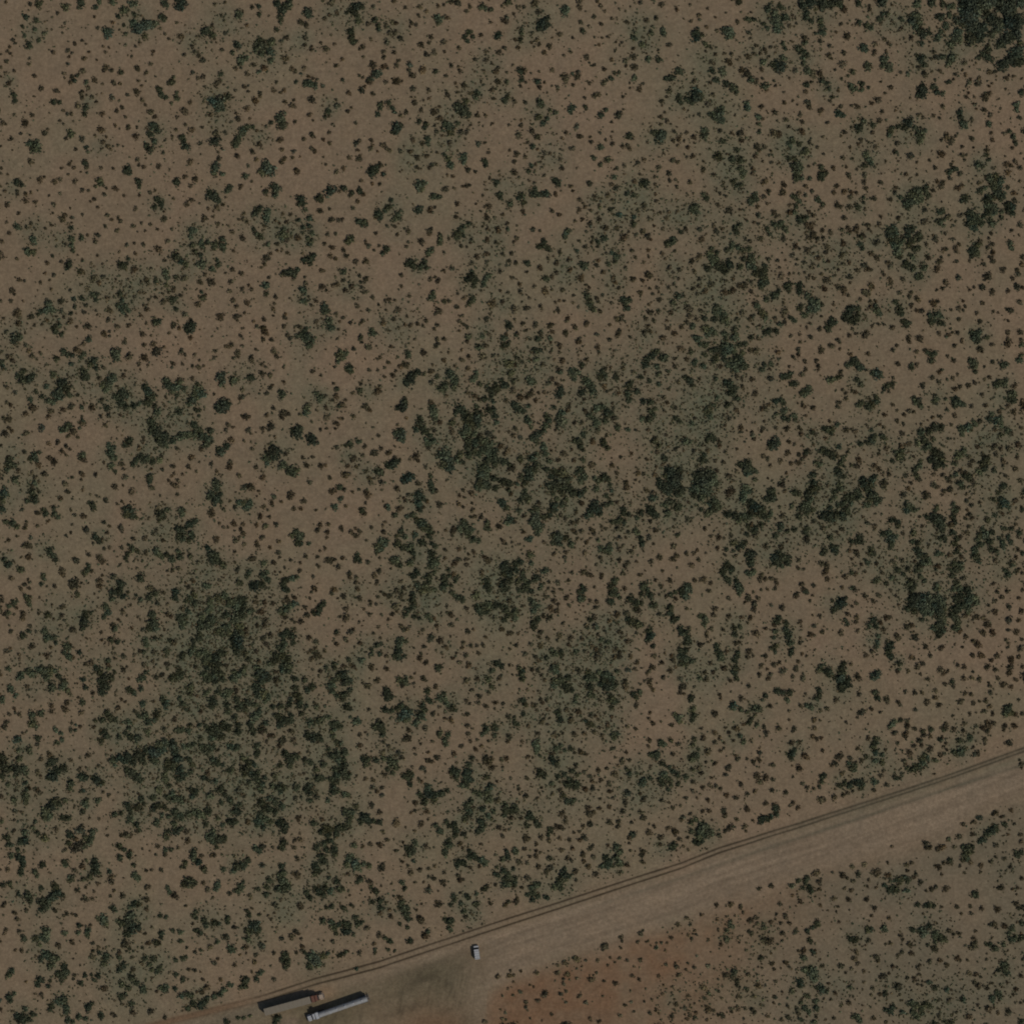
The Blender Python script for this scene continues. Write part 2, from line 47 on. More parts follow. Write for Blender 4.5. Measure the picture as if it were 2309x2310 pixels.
B 3 2 5;7 7 3;36 5 3;25 13 3;49 26 4;55 23 2;12 46 4;45 46 4;52 50 4;67 19 4;70 23 3;86 15 5;108 29 4.5;112 33 3;117 19 5;111 15 4;138 13 4.5;145 5 3;160 7 3;177 3 5;177 11 4;184 10 3;186 19 3.5;161 27 3;163 34 3.5;149 39 5;77 33 4;82 41 3.5;80 37 3;92 29 3.5;94 33 2.5;75 44 4;88 45 3;98 55 4;96 49 3;87 59 4;89 62 3.5;79 54 3.5;84 68 3;71 58 3;98 39 3;106 65 5;119 64 4;119 67 3;126 75 6;124 79 4;132 69 3;140 73 4;147 69 5;153 73 5;157 78 3;156 54 3.5;160 62 3;161 49 2.5;169 66 3;173 54 4;168 47 3;178 46 3.5;186 46 3;161 15 3;22 67 4.5;32 69 3;5 77 4;2 80 3;54 93 4;40 99 3.5;50 104 4.5;5 105 4;30 110 4.5;17 115 3;50 116 4;45 120 4;65 112 4.5;64 102 3.5;91 76 3.5;89 81 3;76 79 3;83 86 4;96 85 3;97 101 4;95 107 4;79 121 5.5;78 124 4;9 128 4;1 121 3;25 131 4;37 136 6;44 135 3;57 135 4.5;8 136 4;69 141 3;19 144 3;96 145 4;102 141 3;97 149 3;48 149 3;53 147 3;59 148 3;69 150 3;111 150 3;3 156 6;16 155 5;32 155 4.5;52 159 4;47 160 2.5;51 154 2.5;75 154 3;99 159 4;62 166 4;61 170 3.5;84 173 5;71 178 5;60 183 5.5;43 175 5;45 182 4;41 176 3;12 173 4;26 174 5;3 169 3;6 184 4;75 191 4;119 185 5;121 181 4;118 167 5;124 166 4;122 170 4;126 165 3;110 174 3;133 188 3.5;136 123 5;116 126 4;121 133 3.5;103 114 4;113 121 3;154 117 6;156 120 4;147 124 4;139 97 3.5;135 90 4;154 89 3.5;144 138 5;156 133 3;159 139 3;164 133 4;166 137 3;166 146 4.5;155 152 3;156 160 5;165 160 4;172 157 2.5;181 159 4;150 168 4;161 170 3.5;175 170 3;153 176 4;149 183 5;156 182 4;176 179 4;190 178 4;183 184 4.5;170 189 5;95 186 4;110 191 4;184 91 3.5;177 110 4;189 112 4;182 115 3;188 122 3;177 132 3.5;169 94 4;172 100 3;154 97 3;149 104 3;127 110 3.5;183 128 3;87 131 3;82 129 2.5;106 93 3;108 130 3;15 181 3;32 185 4;20 190 3;105 181 2;152 124 2
H 15 25 22;125 45 35;140 25 25;100 75 22;115 100 18;185 50 25;60 110 30;185 150 25;150 180 20;115 130 20;90 150 15;30 190 22;180 110 20;95 35 18
T 4 1
G 12 42 6.5;15 47 5;10 45 4;27 31 5;22 26 4;80 33 5.5;76 34 5;82 27 4.5;84 33 4;60 69 5;58 64 4.5;64 60 4;155 5 6;159 3 5;155 9 4.5;130 2 5;128 8 5.5;133 8 4.5;144 9 3.5;67 3 5;67 8 4;56 13 4.5;61 18 4;65 16 4;127 31 5;131 33 4.5;124 29 3.5;152 33 5;157 37 4;128 42 4;125 46 4;131 55 5.5;137 54 5;141 54 3.5;102 61 5;108 61 5;111 58 4;113 64 4.5;117 67 4;94 66 4;98 71 4;32 98 6;30 94 5;37 100 5;38 107 6;34 103 5;45 108 5;52 106 6;50 112 5;28 112 5.5;45 115 4;40 112 4;56 86 5.5;62 86 4;51 89 4;67 90 4.5;74 89 5;77 96 5;78 101 5.5;75 105 6;80 109 5;84 114 6;89 117 6.5;92 112 5;92 121 6;89 126 6;88 131 5;94 125 4;65 109 5;68 100 4.5;39 92 4;33 88 4;92 107 4;118 133 6;115 130 4;120 129 4.5;132 131 5.5;132 137 5;131 128 4;101 141 5.5;95 145 5;105 139 4.5;108 135 4;147 152 7;150 148 6;145 147 5;149 157 5;155 152 4;140 141 5;133 152 4;131 157 4;143 157 5;37 155 6;40 159 5;36 160 5;44 164 5.5;47 167 5.5;36 168 5;49 173 4.5;44 169 4.5;24 168 5;82 152 5.5;88 160 5.5;92 162 5;93 166 4;11 175 4.5;9 178 3.5;25 179 6;27 184 5;36 184 4.5;32 180 4;47 183 5;57 179 5;60 184 4;15 190 6;57 189 6;47 189 4;76 189 4.5;96 182 5;104 181 4.5;92 183 4;166 173 6;164 179 5.5;168 168 4;172 172 4;187 163 7;189 155 6;190 170 5;183 167 5;137 163 5;122 166 4;126 170 4;109 174 4
B 23 1 4;78 2 4;46 13 3;35 5 4;92 12 5.5;114 15 5;112 25 5.5;96 23 4;91 29 4;139 17 4;130 25 4;138 28 4;146 23 4;173 17 4.5;170 25 4;182 24 5;190 24 4;174 39 5;178 41 4;188 42 5;183 54 4.5;156 41 3;142 46 4;148 50 4;120 47 5;119 40 3;103 47 4.5;105 50 4;85 41 4;85 49 4.5;94 37 3;52 45 6;40 39 4;64 44 3;47 21 2.5;42 25 3;48 29 3;8 13 4;24 18 2;70 55 2.5;19 65 4.5;34 62 4;37 69 4.5;3 66 4;20 78 5.5;44 65 3;85 60 3;79 59 3;87 77 5;75 80 4;71 77 3;114 77 4.5;143 62 7;147 73 6;141 75 4;153 77 4;158 77 4;167 70 4.5;158 68 4;178 67 4.5;186 65 4;180 73 3;179 79 3;182 82 5;188 68 4;162 86 5;162 93 4;141 90 5;127 86 4.5;131 89 3;123 96 4.5;153 99 5;147 94 3;180 96 5;188 103 4;164 103 3.5;137 105 4;147 105 4;128 100 3;128 106 3;96 101 4;107 101 3.5;115 101 2.5;111 119 5.5;109 110 3;121 117 3;125 116 2.5;142 118 3;138 115 3;148 121 3.5;156 117 3.5;162 123 5.5;160 134 5;187 120 5;188 127 3;181 134 6;175 133 4;187 140 3;18 124 4;18 98 5;10 103 5;13 114 4;33 129 5;18 130 4;70 129 6.5;64 130 5;77 126 4;47 138 5.5;56 134 5;52 137 4;78 137 4;11 133 4;25 136 5;17 140 4;1 142 3;7 155 6;7 164 5;4 172 4;20 158 4;16 168 4;67 161 4.5;61 168 4;74 168 4;78 165 4;79 174 2.5;87 176 3;104 168 4;116 173 4;115 159 6;113 165 3;156 165 3;170 152 3;154 179 4;143 173 3;140 178 3;122 187 3.5;132 185 3;144 188 4.5;175 191 4;188 186 4;191 178 3;84 190 3.5;187 3 4;187 7 3.5;189 30 4;112 150 3;146 132 2;181 106 4;176 112 3;172 118 3;48 124 3;56 122 3;145 111 3
H 60 20 30;50 105 45;85 115 20;60 65 25;145 150 25;50 165 35;145 100 35;180 110 25;130 55 22;15 50 22;30 130 25;105 65 20;105 140 18;95 175 20;180 85 15
T 5 1
G 68 28 7;72 22 6;64 33 7;70 34 6;59 37 6;75 29 6;81 22 5.5;85 28 5;77 33 5;61 42 4.5;53 30 4.5;82 18 4;66 25 5;45 64 5;41 67 6;40 72 6;47 70 5;42 77 5;48 77 6;46 83 6;52 84 5;50 90 6;50 94 5;52 98 4;62 68 6;66 66 5;61 74 5;66 79 6;64 84 5;73 73 5.5;74 78 4.5;68 88 5.5;73 88 4;57 78 4;65 97 5;58 105 5.5;61 107 5;68 110 4;73 118 5.5;76 121 5;72 122 4;81 109 5.5;66 112 3.5;95 47 4.5;101 46 4.5;99 58 5;93 58 3;154 8 6;160 6 5;166 10 5.5;156 13 6;164 15 6;159 19 6;163 24 7;167 29 6;152 30 6;158 31 5;150 35 6;152 40 6;158 42 7;152 47 6;160 46 5;166 32 4;144 22 5;148 20 4;133 47 6;137 50 6;131 52 5;134 57 5;140 58 5.5;129 61 5;135 65 5.5;145 59 5;128 49 4;146 52 4;174 38 5;178 41 6;174 45 5.5;179 47 4.5;168 47 4;167 53 4;156 60 5.5;154 56 4;126 32 6;122 34 4;136 88 6;138 94 6;133 92 5;140 82 5;134 97 4;177 82 5;178 87 4;27 157 6;30 161 4.5;24 152 4;48 149 4.5;52 159 5.5;54 163 4;52 154 4;58 173 5.5;55 170 4;62 172 4;4 157 5;3 166 6;1 172 4;6 161 3;87 163 4.5;88 168 4;87 172 5;91 171 4;95 163 6;99 165 4;98 172 5;101 173 4;139 184 6;136 188 6;134 184 4;150 189 4;8 75 4;7 82 4;10 88 4;5 41 5;12 31 3.5;12 37 3;140 191 5
B 12 5 4.5;12 12 4.5;31 13 4.5;60 4 4;72 5 3;13 20 4;4 25 3.5;23 32 5;13 44 3;31 52 3.5;50 54 4;28 61 4.5;3 65 6;15 62 4.5;17 67 3;10 73 4.5;26 81 5.5;80 44 4.5;79 57 5.5;92 77 5;94 80 3;82 83 4;84 98 4.5;96 103 5;95 110 5.5;99 98 3;19 94 4.5;27 99 5;13 107 5;16 111 5;20 112 3;4 113 4.5;42 108 4.5;38 104 4;41 123 4.5;43 127 4;55 123 4.5;35 118 3.5;32 115 3;19 130 5.5;22 132 3;14 138 6;93 135 3;65 138 4;63 142 4;72 144 5.5;52 138 4;8 146 3.5;19 140 3;20 147 3.5;18 154 4;26 148 3;65 152 4;90 150 5.5;95 148 4;72 159 4;78 159 4.5;40 158 2.5;20 175 3.5;28 173 3.5;34 174 3;43 178 4.5;13 186 6;2 185 3;15 182 3;97 184 4;62 190 5;75 190 6;94 12 4;98 18 5;90 22 4;47 25 4;48 19 3;41 32 4;84 16 3;120 4 4.5;174 2 5;123 16 4;119 19 4.5;115 21 3;143 24 4;182 25 4.5;183 33 4.5;120 50 4.5;175 20 4;188 12 3;142 14 4;113 62 3;189 60 5;156 71 3.5;178 68 3.5;187 72 2.5;153 76 3;119 83 3.5;115 88 5;116 91 3.5;142 80 5;157 83 4.5;151 87 4;157 93 4.5;155 98 4.5;157 103 4.5;147 106 4;116 103 3.5;131 103 3;113 103 2;191 98 4;169 113 5;171 111 3;150 119 6.5;154 120 4;186 117 5;185 112 4;190 106 4.5;119 120 5;180 122 4;146 132 5.5;136 132 3;131 135 3;157 139 5;156 135 3;174 136 4;185 131 6;191 132 4;188 148 5;145 150 4;118 156 5;124 159 3;127 152 3;123 147 3;140 161 3.5;177 158 5.5;173 157 3;158 160 3;119 168 4;143 171 4.5;175 170 3;117 183 4;174 184 4.5;188 182 5;123 191 3;190 191 4;175 191 4;163 160 2.5
H 68 30 28;55 85 40;70 110 20;155 30 32;140 58 25;15 80 20;5 40 15;8 165 22;50 155 22;140 185 15;95 55 14;138 90 14;95 168 14
T 0 2
G 2 23 5;3 28 4;27 34 5;33 41 6.5;27 43 6;20 39 4.5;37 38 4;72 11 5;76 16 4;81 14 4;80 25 4;64 19 5;61 37 5.5;70 48 7;75 54 7;68 56 6;67 63 6.5;61 60 5;53 51 4.5;54 66 5;60 69 4.5;79 60 4.5;48 62 4;40 57 4;34 65 4.5;74 98 6;69 100 5;79 93 4;39 131 6;36 134 4;44 124 3.5;10 132 4.5;11 138 6;15 141 5;8 145 5;17 157 6;36 171 6;38 178 5.5;31 180 4.5;41 181 4;5 171 6.5;2 178 5;8 173 5;2 189 6;5 165 3;39 160 4;96 35 6;97 41 5.5;106 22 6;108 31 4;102 26 5;92 18 4;95 14 4;131 16 8;132 20 5;125 43 7;122 49 6.5;116 50 4.5;120 55 5;129 38 4;140 59 7;132 63 6;137 69 6;142 74 5;144 62 4;135 57 4;152 72 5;157 70 4;121 74 5;167 56 6.5;170 64 7;168 69 6;164 51 5;176 74 4;178 81 6;172 62 5;169 91 6;174 97 6;180 103 7;186 108 7;187 117 5;180 111 6;170 100 4;145 114 6;147 110 4;141 118 4.5;126 121 5.5;125 127 6;128 132 5;123 117 4;126 141 5;131 147 3.5;160 131 6;166 134 5.5;153 136 5;150 139 4;174 136 5;181 135 4.5;170 154 6;169 159 4;188 44 5.5;190 50 6;105 186 6;101 183 3;147 191 7;94 90 3.5;94 40 4;190 190 4;61 190 4;49 191 4;140 190 4
B 18 1 5;30 5 4;33 11 4;37 16 4.5;46 13 3.5;10 17 5;15 22 4.5;2 14 3;53 27 3.5;4 32 3;8 52 3.5;17 58 4;8 69 3.5;12 72 4;38 75 6.5;29 82 5;57 78 5;54 85 4;71 77 4.5;1 73 2;8 88 6;4 86 4;47 98 5.5;30 103 5;6 104 6;14 102 4;10 97 3.5;56 116 4;66 114 4.5;76 118 4;79 122 3;78 107 4;69 124 4;74 129 3;28 126 4;55 131 4.5;62 137 6;43 139 4.5;45 142 3;20 146 4.5;51 150 5;37 149 3.5;40 154 4;45 159 3;37 163 4;45 170 3.5;3 155 3;74 161 5;77 170 4.5;70 176 4;26 190 3.5;1 118 3;9 132 4;95 3 4;142 2 4;162 5 4;174 3 5;176 12 7.5;147 17 6;163 19 6;158 26 4;167 27 3;159 32 2.5;140 39 4;142 33 2.5;113 42 4;104 75 5;104 71 3;115 66 4.5;123 83 4;113 85 3.5;137 84 3;120 96 4;163 109 3.5;162 112 2.5;117 30 4;137 139 4.5;140 145 3;108 150 4;94 151 4;142 153 5;139 163 2.5;130 165 5.5;94 169 3;109 174 3;102 173 2.5;119 179 4.5;139 181 3;134 184 3;150 170 5.5;171 166 5;172 144 3;184 145 3.5;184 130 4;181 174 3;179 188 4;186 7 3;92 157 3;158 121 4;156 118 2.5;118 137 3;105 139 2;188 73 3;191 158 3;80 191 3
H 70 50 35;30 40 18;10 20 20;15 135 25;37 165 22;130 55 40;175 90 25;180 110 20;95 30 20;165 130 25;5 180 18;145 75 25;125 130 15
T 1 2
G 6 52 6.5;10 46 5;2 58 4;15 53 5;29 53 6;34 58 7;28 60 6;24 66 6.5;20 70 4.5;30 48 4;8 62 4;10 81 5;30 78 4.5;33 84 3;56 41 7.5;56 47 4;72 43 6.5;90 40 5.5;93 43 3;60 73 8.5;54 75 6.5;65 72 6;126 60 6.5;123 57 3;28 96 5.5;25 94 4;33 101 5;20 106 6;12 107 6;26 104 5;35 107 6;42 110 6.5;40 116 6;44 101 5.5;1 112 6;57 124 7;63 119 6;54 122 4;113 126 8.5;120 123 7;108 131 6;118 132 6.5;109 137 4.5;127 141 6;134 144 6;139 148 6.5;143 144 5;142 103 8;146 98 5;138 100 4;160 112 8;50 161 7;52 166 5;47 174 6.5;51 180 6.5;43 176 4;56 173 4;56 182 4;78 183 5;86 187 6;82 184 5;90 182 4;190 17 5.5;190 22 4;168 65 6;164 59 4;171 62 3;155 75 6;153 80 5.5;187 54 4;190 73 4;12 191 6;156 3 6;185 188 5;116 176 4;191 167 5;191 178 4;191 10 4
B 12 12 4.5;17 15 3.5;28 15 3.5;64 6 4.5;70 4 4;82 5 3.5;51 11 3.5;49 18 3.5;75 13 5;71 19 3.5;77 17 3;96 9 3;91 21 5.5;92 17 4;116 11 5;119 16 4;121 18 3;3 25 4;25 27 3.5;33 21 3;31 29 4;37 28 3;34 31 2;2 29 3;13 25 3;104 26 3.5;108 29 3;160 34 4;170 38 3;185 28 3;129 46 3.5;128 30 2.5;103 37 5;114 39 4.5;109 58 4;113 53 4;116 50 3;81 55 4;82 63 5;79 65 3;50 61 3;24 42 4;9 44 4;117 75 4;109 83 4;127 82 6.5;133 81 4;126 86 4;85 86 5;90 85 3.5;81 84 3;66 95 4.5;62 101 4;71 98 3;88 100 5;91 104 3;114 95 6.5;69 111 5;103 99 4;84 113 3;118 107 3;176 86 5.5;187 92 5;170 99 3;176 98 3;161 91 3;164 78 2.5;174 74 3.5;176 61 3;187 62 5;184 66 3;187 99 3;147 83 3.5;184 48 3;188 120 4;183 121 2;130 127 4;149 132 3.5;161 131 3.5;154 141 5;169 142 5;175 140 3;180 153 4;157 160 4.5;182 170 5.5;151 181 5;136 174 6;134 177 4;104 153 5;97 142 4;92 121 3.5;78 152 4;67 141 5.5;67 137 4;47 139 4;53 147 3.5;29 146 3;20 142 4;22 133 4;25 130 4;34 123 4.5;7 121 3.5;3 141 4;4 149 3;1 153 3;13 150 3;5 164 5.5;3 161 4;9 158 4;8 174 3.5;90 165 7;84 165 5;100 169 3;99 174 2;115 182 4;115 186 3;105 187 4;126 181 3;72 188 4;68 181 3;60 190 4;46 191 4;139 190 4;146 189 4;164 191 3;110 191 3;8 104 3;191 86 3
H 20 60 25;10 80 25;25 105 28;118 130 25;85 40 25;180 70 15;50 170 20;165 60 18;85 185 18
T 2 2
G 3 14 5.5;1 19 4;9 29 6;11 35 4;6 32 4;21 55 5;20 59 3;76 13 5.5;75 18 3;77 42 7;82 38 6;73 46 5;86 35 5;93 36 3.5;73 49 3;124 39 6.5;128 46 6;127 52 5;117 50 6;113 54 5.5;121 35 4.5;108 40 4;150 40 5.5;153 36 4;147 44 4;155 48 4;156 6 5.5;184 5 5;187 2 4;189 25 6;184 23 4;191 36 5;176 52 6;183 49 6;168 55 5;181 43 4;174 47 3;164 50 3;187 48 3;162 65 5;165 78 6;170 60 4.5;171 68 4;173 77 5;174 85 5;175 91 4;152 72 4;69 73 7;72 68 5;64 75 4;105 80 6.5;105 86 5;104 75 5;88 92 6;91 98 5.5;85 99 5;97 101 5;99 107 4.5;89 86 4.5;94 104 3.5;66 106 8;67 101 5;62 104 5;68 111 5;134 76 6;137 82 6;140 89 6;130 80 5;145 85 7;152 88 8;155 82 6;147 93 6;153 95 5.5;141 98 6;138 105 6;145 104 5;125 92 5.5;150 105 5;142 113 6;143 119 5.5;150 115 6;157 112 5.5;163 114 6;167 118 6.5;165 125 6.5;172 125 6;174 132 6;160 123 6;150 125 5;145 128 6;155 128 5;165 135 6;174 139 5;182 136 6;158 142 7;163 145 6;157 150 7;163 151 6;156 158 7;162 160 6;154 166 5.5;157 163 5;172 156 5.5;182 158 6;188 161 6;165 165 5;175 166 5;133 129 5.5;131 134 5;137 136 4;117 127 7;119 133 8;116 139 7;121 144 7;114 130 6;124 138 5;57 139 7;62 136 5;53 140 5;43 146 6.5;39 148 4;46 149 4;75 155 7.5;80 152 5;71 158 5;88 174 6.5;92 178 5;86 183 5.5;88 190 5;101 163 5.5;104 168 5;100 152 4;182 184 6.5;187 189 5;179 180 4;23 191 5;52 187 4.5;98 115 5;103 113 5;95 111 4;10 115 5;6 118 3.5;21 113 4;190 168 4;190 140 4
B 14 8 4;30 6 5.5;40 5 2.5;55 7 3.5;22 1 3;44 19 3.5;41 21 3;53 24 3.5;48 30 3;31 32 3.5;40 33 3;92 13 5.5;73 27 5.5;67 29 4.5;62 33 3;59 39 4;57 36 2.5;106 5 4.5;109 2 4;121 13 3;117 22 4;113 21 2.5;135 21 4.5;136 9 3;144 17 4;160 17 6;172 16 4;178 17 3;128 28 3;143 31 4.5;102 33 5;102 46 4.5;142 58 4;151 62 4.5;155 65 4;118 62 3.5;103 26 3;186 67 4;40 56 6;44 51 3.5;13 59 3.5;22 48 3;48 40 3;28 74 5.5;31 78 4;24 74 3;2 71 5;5 66 3;14 84 4;1 88 3;101 69 5;110 92 4.5;106 93 3;124 102 5;105 100 3.5;43 108 3.5;35 97 2.5;64 94 3;45 121 4;27 119 4;38 126 6;34 127 3;53 127 5;60 131 4;66 133 3;84 130 6;87 135 3.5;78 133 3;96 143 4;98 120 4.5;15 131 4;12 135 4;24 129 3.5;7 140 4;17 142 3.5;4 151 6;10 150 3;27 147 4;31 155 4.5;33 160 4;38 155 3;45 159 4.5;18 110 3;62 166 5;87 161 5;30 173 6;26 171 3;20 168 3;13 171 3;1 177 3.5;5 185 3.5;27 183 3;75 174 4;72 180 3.5;70 177 3;97 182 4;111 185 5.5;132 184 4;137 169 3.5;133 175 3.5;148 173 5;149 190 4;65 190 5.5;50 187 4;94 188 3;167 105 6;159 106 4;172 109 3;180 118 5.5;188 123 5.5;184 127 4;189 145 4.5;190 103 3;148 183 3;138 187 3;3 167 4;60 119 2.5;73 88 3;162 4 4;107 170 4;190 173 4;101 158 4
H 120 45 25;175 40 35;150 95 45;160 130 45;165 155 30;100 100 25;110 125 20;190 25 30;10 130 15;30 150 20;85 180 18;30 55 15;70 45 15
T 3 2
G 26 11 5.5;31 9 4;26 20 4.5;20 44 6;25 46 4;54 35 4.5;69 36 7;70 43 4;66 33 4;74 34 4.5;55 60 6.5;54 55 5;77 28 4.5;84 45 6;88 51 6;91 57 5.5;81 43 4.5;78 57 6;102 35 5.5;104 40 5;98 40 4.5;118 41 5;132 50 6;130 60 6;140 57 5;131 66 5;134 47 4;145 41 4;152 20 6;157 16 5.5;163 12 5;150 27 5.5;171 17 6;168 20 4;162 28 4.5;176 33 3.5;165 37 4.5;155 46 4;165 49 4;3 72 6;7 77 6;12 80 4;18 74 4;18 90 6;22 96 3.5;16 87 4;1 45 4.5;47 74 4;57 80 5;53 83 5;54 92 8;60 90 4;41 90 6;38 95 5;40 86 5;36 100 5;27 106 6.5;22 108 5;28 112 5.5;33 104 4;36 121 5.5;37 128 5;42 134 4.5;35 117 3.5;96 75 5;101 74 5;106 81 6;108 84 4.5;87 83 5;95 92 6;92 88 4.5;93 79 4;114 81 4;105 90 5;116 87 3.5;97 98 3.5;76 112 6;76 119 5;70 112 4;79 106 4.5;103 116 5.5;107 120 4.5;103 112 4;119 98 5;131 100 4;147 88 4.5;153 88 5.5;160 82 4.5;156 78 4.5;148 68 5;156 69 5;161 75 4;186 87 4.5;189 92 4;10 131 5.5;23 131 6;26 140 5.5;18 146 7;24 146 5;18 154 6;13 160 5;10 155 4;38 145 5;28 128 4;48 147 6;55 149 7;52 157 8;60 156 6;42 163 6;50 164 7;58 164 6;45 152 5;65 166 5.5;70 171 6;77 172 5.5;82 169 4;55 170 5;46 172 4;77 145 5.5;74 149 4.5;80 152 5.5;77 158 5;82 155 4;80 135 4;102 153 6;97 158 5;95 166 5;108 156 4.5;110 163 4;113 168 3.5;106 173 4;93 155 3.5;14 174 6;10 180 5;18 179 5;15 168 3.5;5 161 3.5;178 147 7;184 153 8;172 152 4;182 162 8;170 163 7;190 166 7;176 168 7;186 171 6;190 145 5;178 158 6;165 162 4.5;180 180 6;172 185 5;188 188 6;158 177 6;153 188 5;157 191 5;93 186 7;98 190 6;88 190 5;105 184 5;111 182 4;56 184 5;48 185 6;44 190 6;28 190 6;22 191 4;60 178 4;6 190 4;172 131 5;165 118 4;160 113 5;125 190 5;186 187 5;50 178 4;165 155 4
B 34 27 4.5;53 5 5;43 1 3;56 23 5;56 20 3.5;83 21 4;42 12 3;74 1 5;53 12 3;97 7 4.5;98 12 3;6 19 4.5;3 27 4;12 24 3;28 33 3;41 48 4.5;45 43 4;51 48 4;20 60 5;22 56 4;30 58 3;36 58 3.5;10 64 6;16 63 4;27 67 4;1 55 4.5;64 73 4;63 78 4;53 32 4;79 30 3;104 51 4.5;107 57 3.5;119 59 3.5;113 69 3;115 75 3;124 30 4;127 25 3;136 35 3.5;117 36 3.5;104 31 4;111 30 3;184 20 3.5;184 28 4;190 8 5;176 54 3;172 63 4;175 69 4;171 78 3;188 46 4;151 34 3;70 92 4;79 92 4;115 87 4.5;4 98 4.5;1 105 4;9 109 4.5;49 100 3;57 103 2;96 102 4;91 114 5;107 107 3;108 119 3;139 100 3;58 127 5;45 125 3;52 134 4;70 134 4;80 123 4;89 140 5;113 140 4.5;118 149 4;135 126 3.5;122 131 3.5;151 133 3;142 149 5;149 149 3.5;163 143 3;164 126 4;184 121 4;162 110 5;153 100 3.5;174 106 3.5;129 159 4;129 165 5;128 162 4;119 154 2.5;139 157 3;152 168 4.5;118 183 3.5;78 184 5;72 192 3.5;30 182 4;110 178 3.5;112 173 3;1 144 5;1 139 3;134 182 2.5;170 140 3;160 151 4;82 66 3;187 109 3;185 75 4;67 122 3;82 78 4;159 170 4
H 100 50 50;155 30 35;60 155 40;180 155 40;165 90 35;100 80 25;25 135 30;80 110 22;60 85 25;30 30 30;15 175 25;175 125 30;110 170 25;55 185 25;10 80 15
T 4 2
G 25 4 5;20 3 4;48 4 6;50 10 7;42 9 6;54 8 6;46 14 6;58 12 5;36 9 5;30 10 4;64 4 4.5;70 3 4.5;68 13 4.5;60 18 6;64 22 6;58 27 7;66 27 6.5;70 27 5;51 26 4.5;53 21 4;60 33 4.5;47 22 4;34 22 5;24 15 4;12 24 5;23 27 4.5;8 12 4;38 18 5;2 41 5;7 45 6;10 50 4;51 49 6;55 53 5.5;59 58 4;48 47 4;52 58 5;60 65 5;50 72 5;36 42 4;38 64 4;29 78 6;31 84 5;34 72 4;26 76 3.5;89 33 4.5;92 27 4;99 25 4;113 41 6;121 36 4.5;120 40 4;126 47 5.5;122 48 4;139 57 6.5;134 58 5;142 53 5;136 61 4;168 44 5.5;175 41 4.5;164 43 3.5;185 28 4.5;190 24 5;105 67 5;111 67 4;112 71 4;114 78 5;106 82 3.5;125 83 5;119 88 4.5;126 89 4;114 86 4;102 115 8;98 117 5;107 115 5;163 100 5.5;168 99 5;167 104 5;173 93 4;159 98 4;146 102 4;139 125 5;162 125 6;168 127 6;158 122 4;170 131 4;155 124 4;177 119 4;178 138 5;181 131 4.5;183 141 3;74 137 6;73 143 7.5;79 144 5;66 140 5.5;73 149 6;81 156 4;82 147 4;64 138 3.5;22 134 6;23 128 4;31 108 5.5;35 110 4;28 112 4;3 113 6;9 94 4;18 150 8;28 151 7;22 158 10;30 160 8;14 164 7;24 170 8;33 155 6;20 177 6;12 174 5;15 154 5;29 170 7;36 161 5;10 168 4;35 180 6;38 186 6;42 188 4;30 184 4;33 190 6;70 165 5.5;68 172 6;66 178 5;74 169 4;100 170 6;99 177 6.5;94 179 5;103 174 4;76 182 6;80 187 8;78 192 6;88 190 6;90 192 5;147 152 6;147 160 5.5;145 167 6;152 165 4.5;141 172 5.5;142 180 6;138 184 5.5;134 188 6;140 190 6;126 172 5.5;131 173 4.5;124 186 4;148 171 4;176 149 6;173 146 4;182 152 4;176 162 5;178 167 5;171 170 4.5;186 177 6;180 182 5;168 180 4;191 175 5;184 190 6;176 186 4;166 188 4;190 183 4;146 190 4.5;155 140 5;150 137 4;190 140 3;172 176 3.5;20 190 4
B 82 10 5.5;82 14 3;76 11 4;107 13 4.5;107 20 3;131 10 4.5;131 15 4;124 18 4;132 1 3;137 22 4;156 9 5.5;155 12 3.5;168 5 5;177 9 3;189 15 4;151 22 4;152 28 4;152 33 3;135 37 4.5;138 32 4;177 1 3;8 10 3;4 21 4.5;1 32 3;18 43 3;61 40 4;66 43 3.5;99 41 5;98 32 3;78 42 4.5;81 59 5.5;120 28 3;178 34 4;179 40 4;180 55 3.5;184 59 3.5;184 65 4;176 69 4.5;174 73 4;135 73 4.5;146 75 4.5;138 85 3;92 76 5;88 77 4;96 72 4;61 78 4.5;52 87 4.5;47 84 3;14 87 3.5;65 98 5;66 102 3.5;79 106 4.5;80 110 4;78 102 3;90 98 4;89 102 3;105 98 4;91 89 3;117 98 5;132 98 4;133 104 4.5;149 104 3.5;165 91 3.5;184 100 5;162 110 3.5;120 114 4;126 117 3.5;147 117 3;41 118 4.5;40 113 4;22 117 3;11 124 4;27 124 4;48 126 3.5;36 135 3.5;45 136 4;38 146 4;51 152 5;60 153 2;90 129 4.5;95 133 4;98 140 3.5;110 135 4.5;118 126 4.5;140 124 5;138 129 4;130 137 5;135 134 4;122 139 4;116 150 3;112 163 5.5;115 169 3.5;113 157 3;52 171 7;57 171 4;61 122 3;131 128 4;164 163 3;174 130 4;185 125 3;96 154 2.5;109 187 2.5;6 182 3;70 114 2.5;47 95 3;77 170 3;40 168 3;191 56 3;41 28 4;190 99 3;66 51 3.5
H 40 15 45;20 60 40;50 60 25;20 110 30;25 155 45;105 80 30;145 170 30;175 155 30;165 115 25;70 180 25;175 185 30;145 105 18;95 30 20;30 85 30;10 180 20
T 5 2
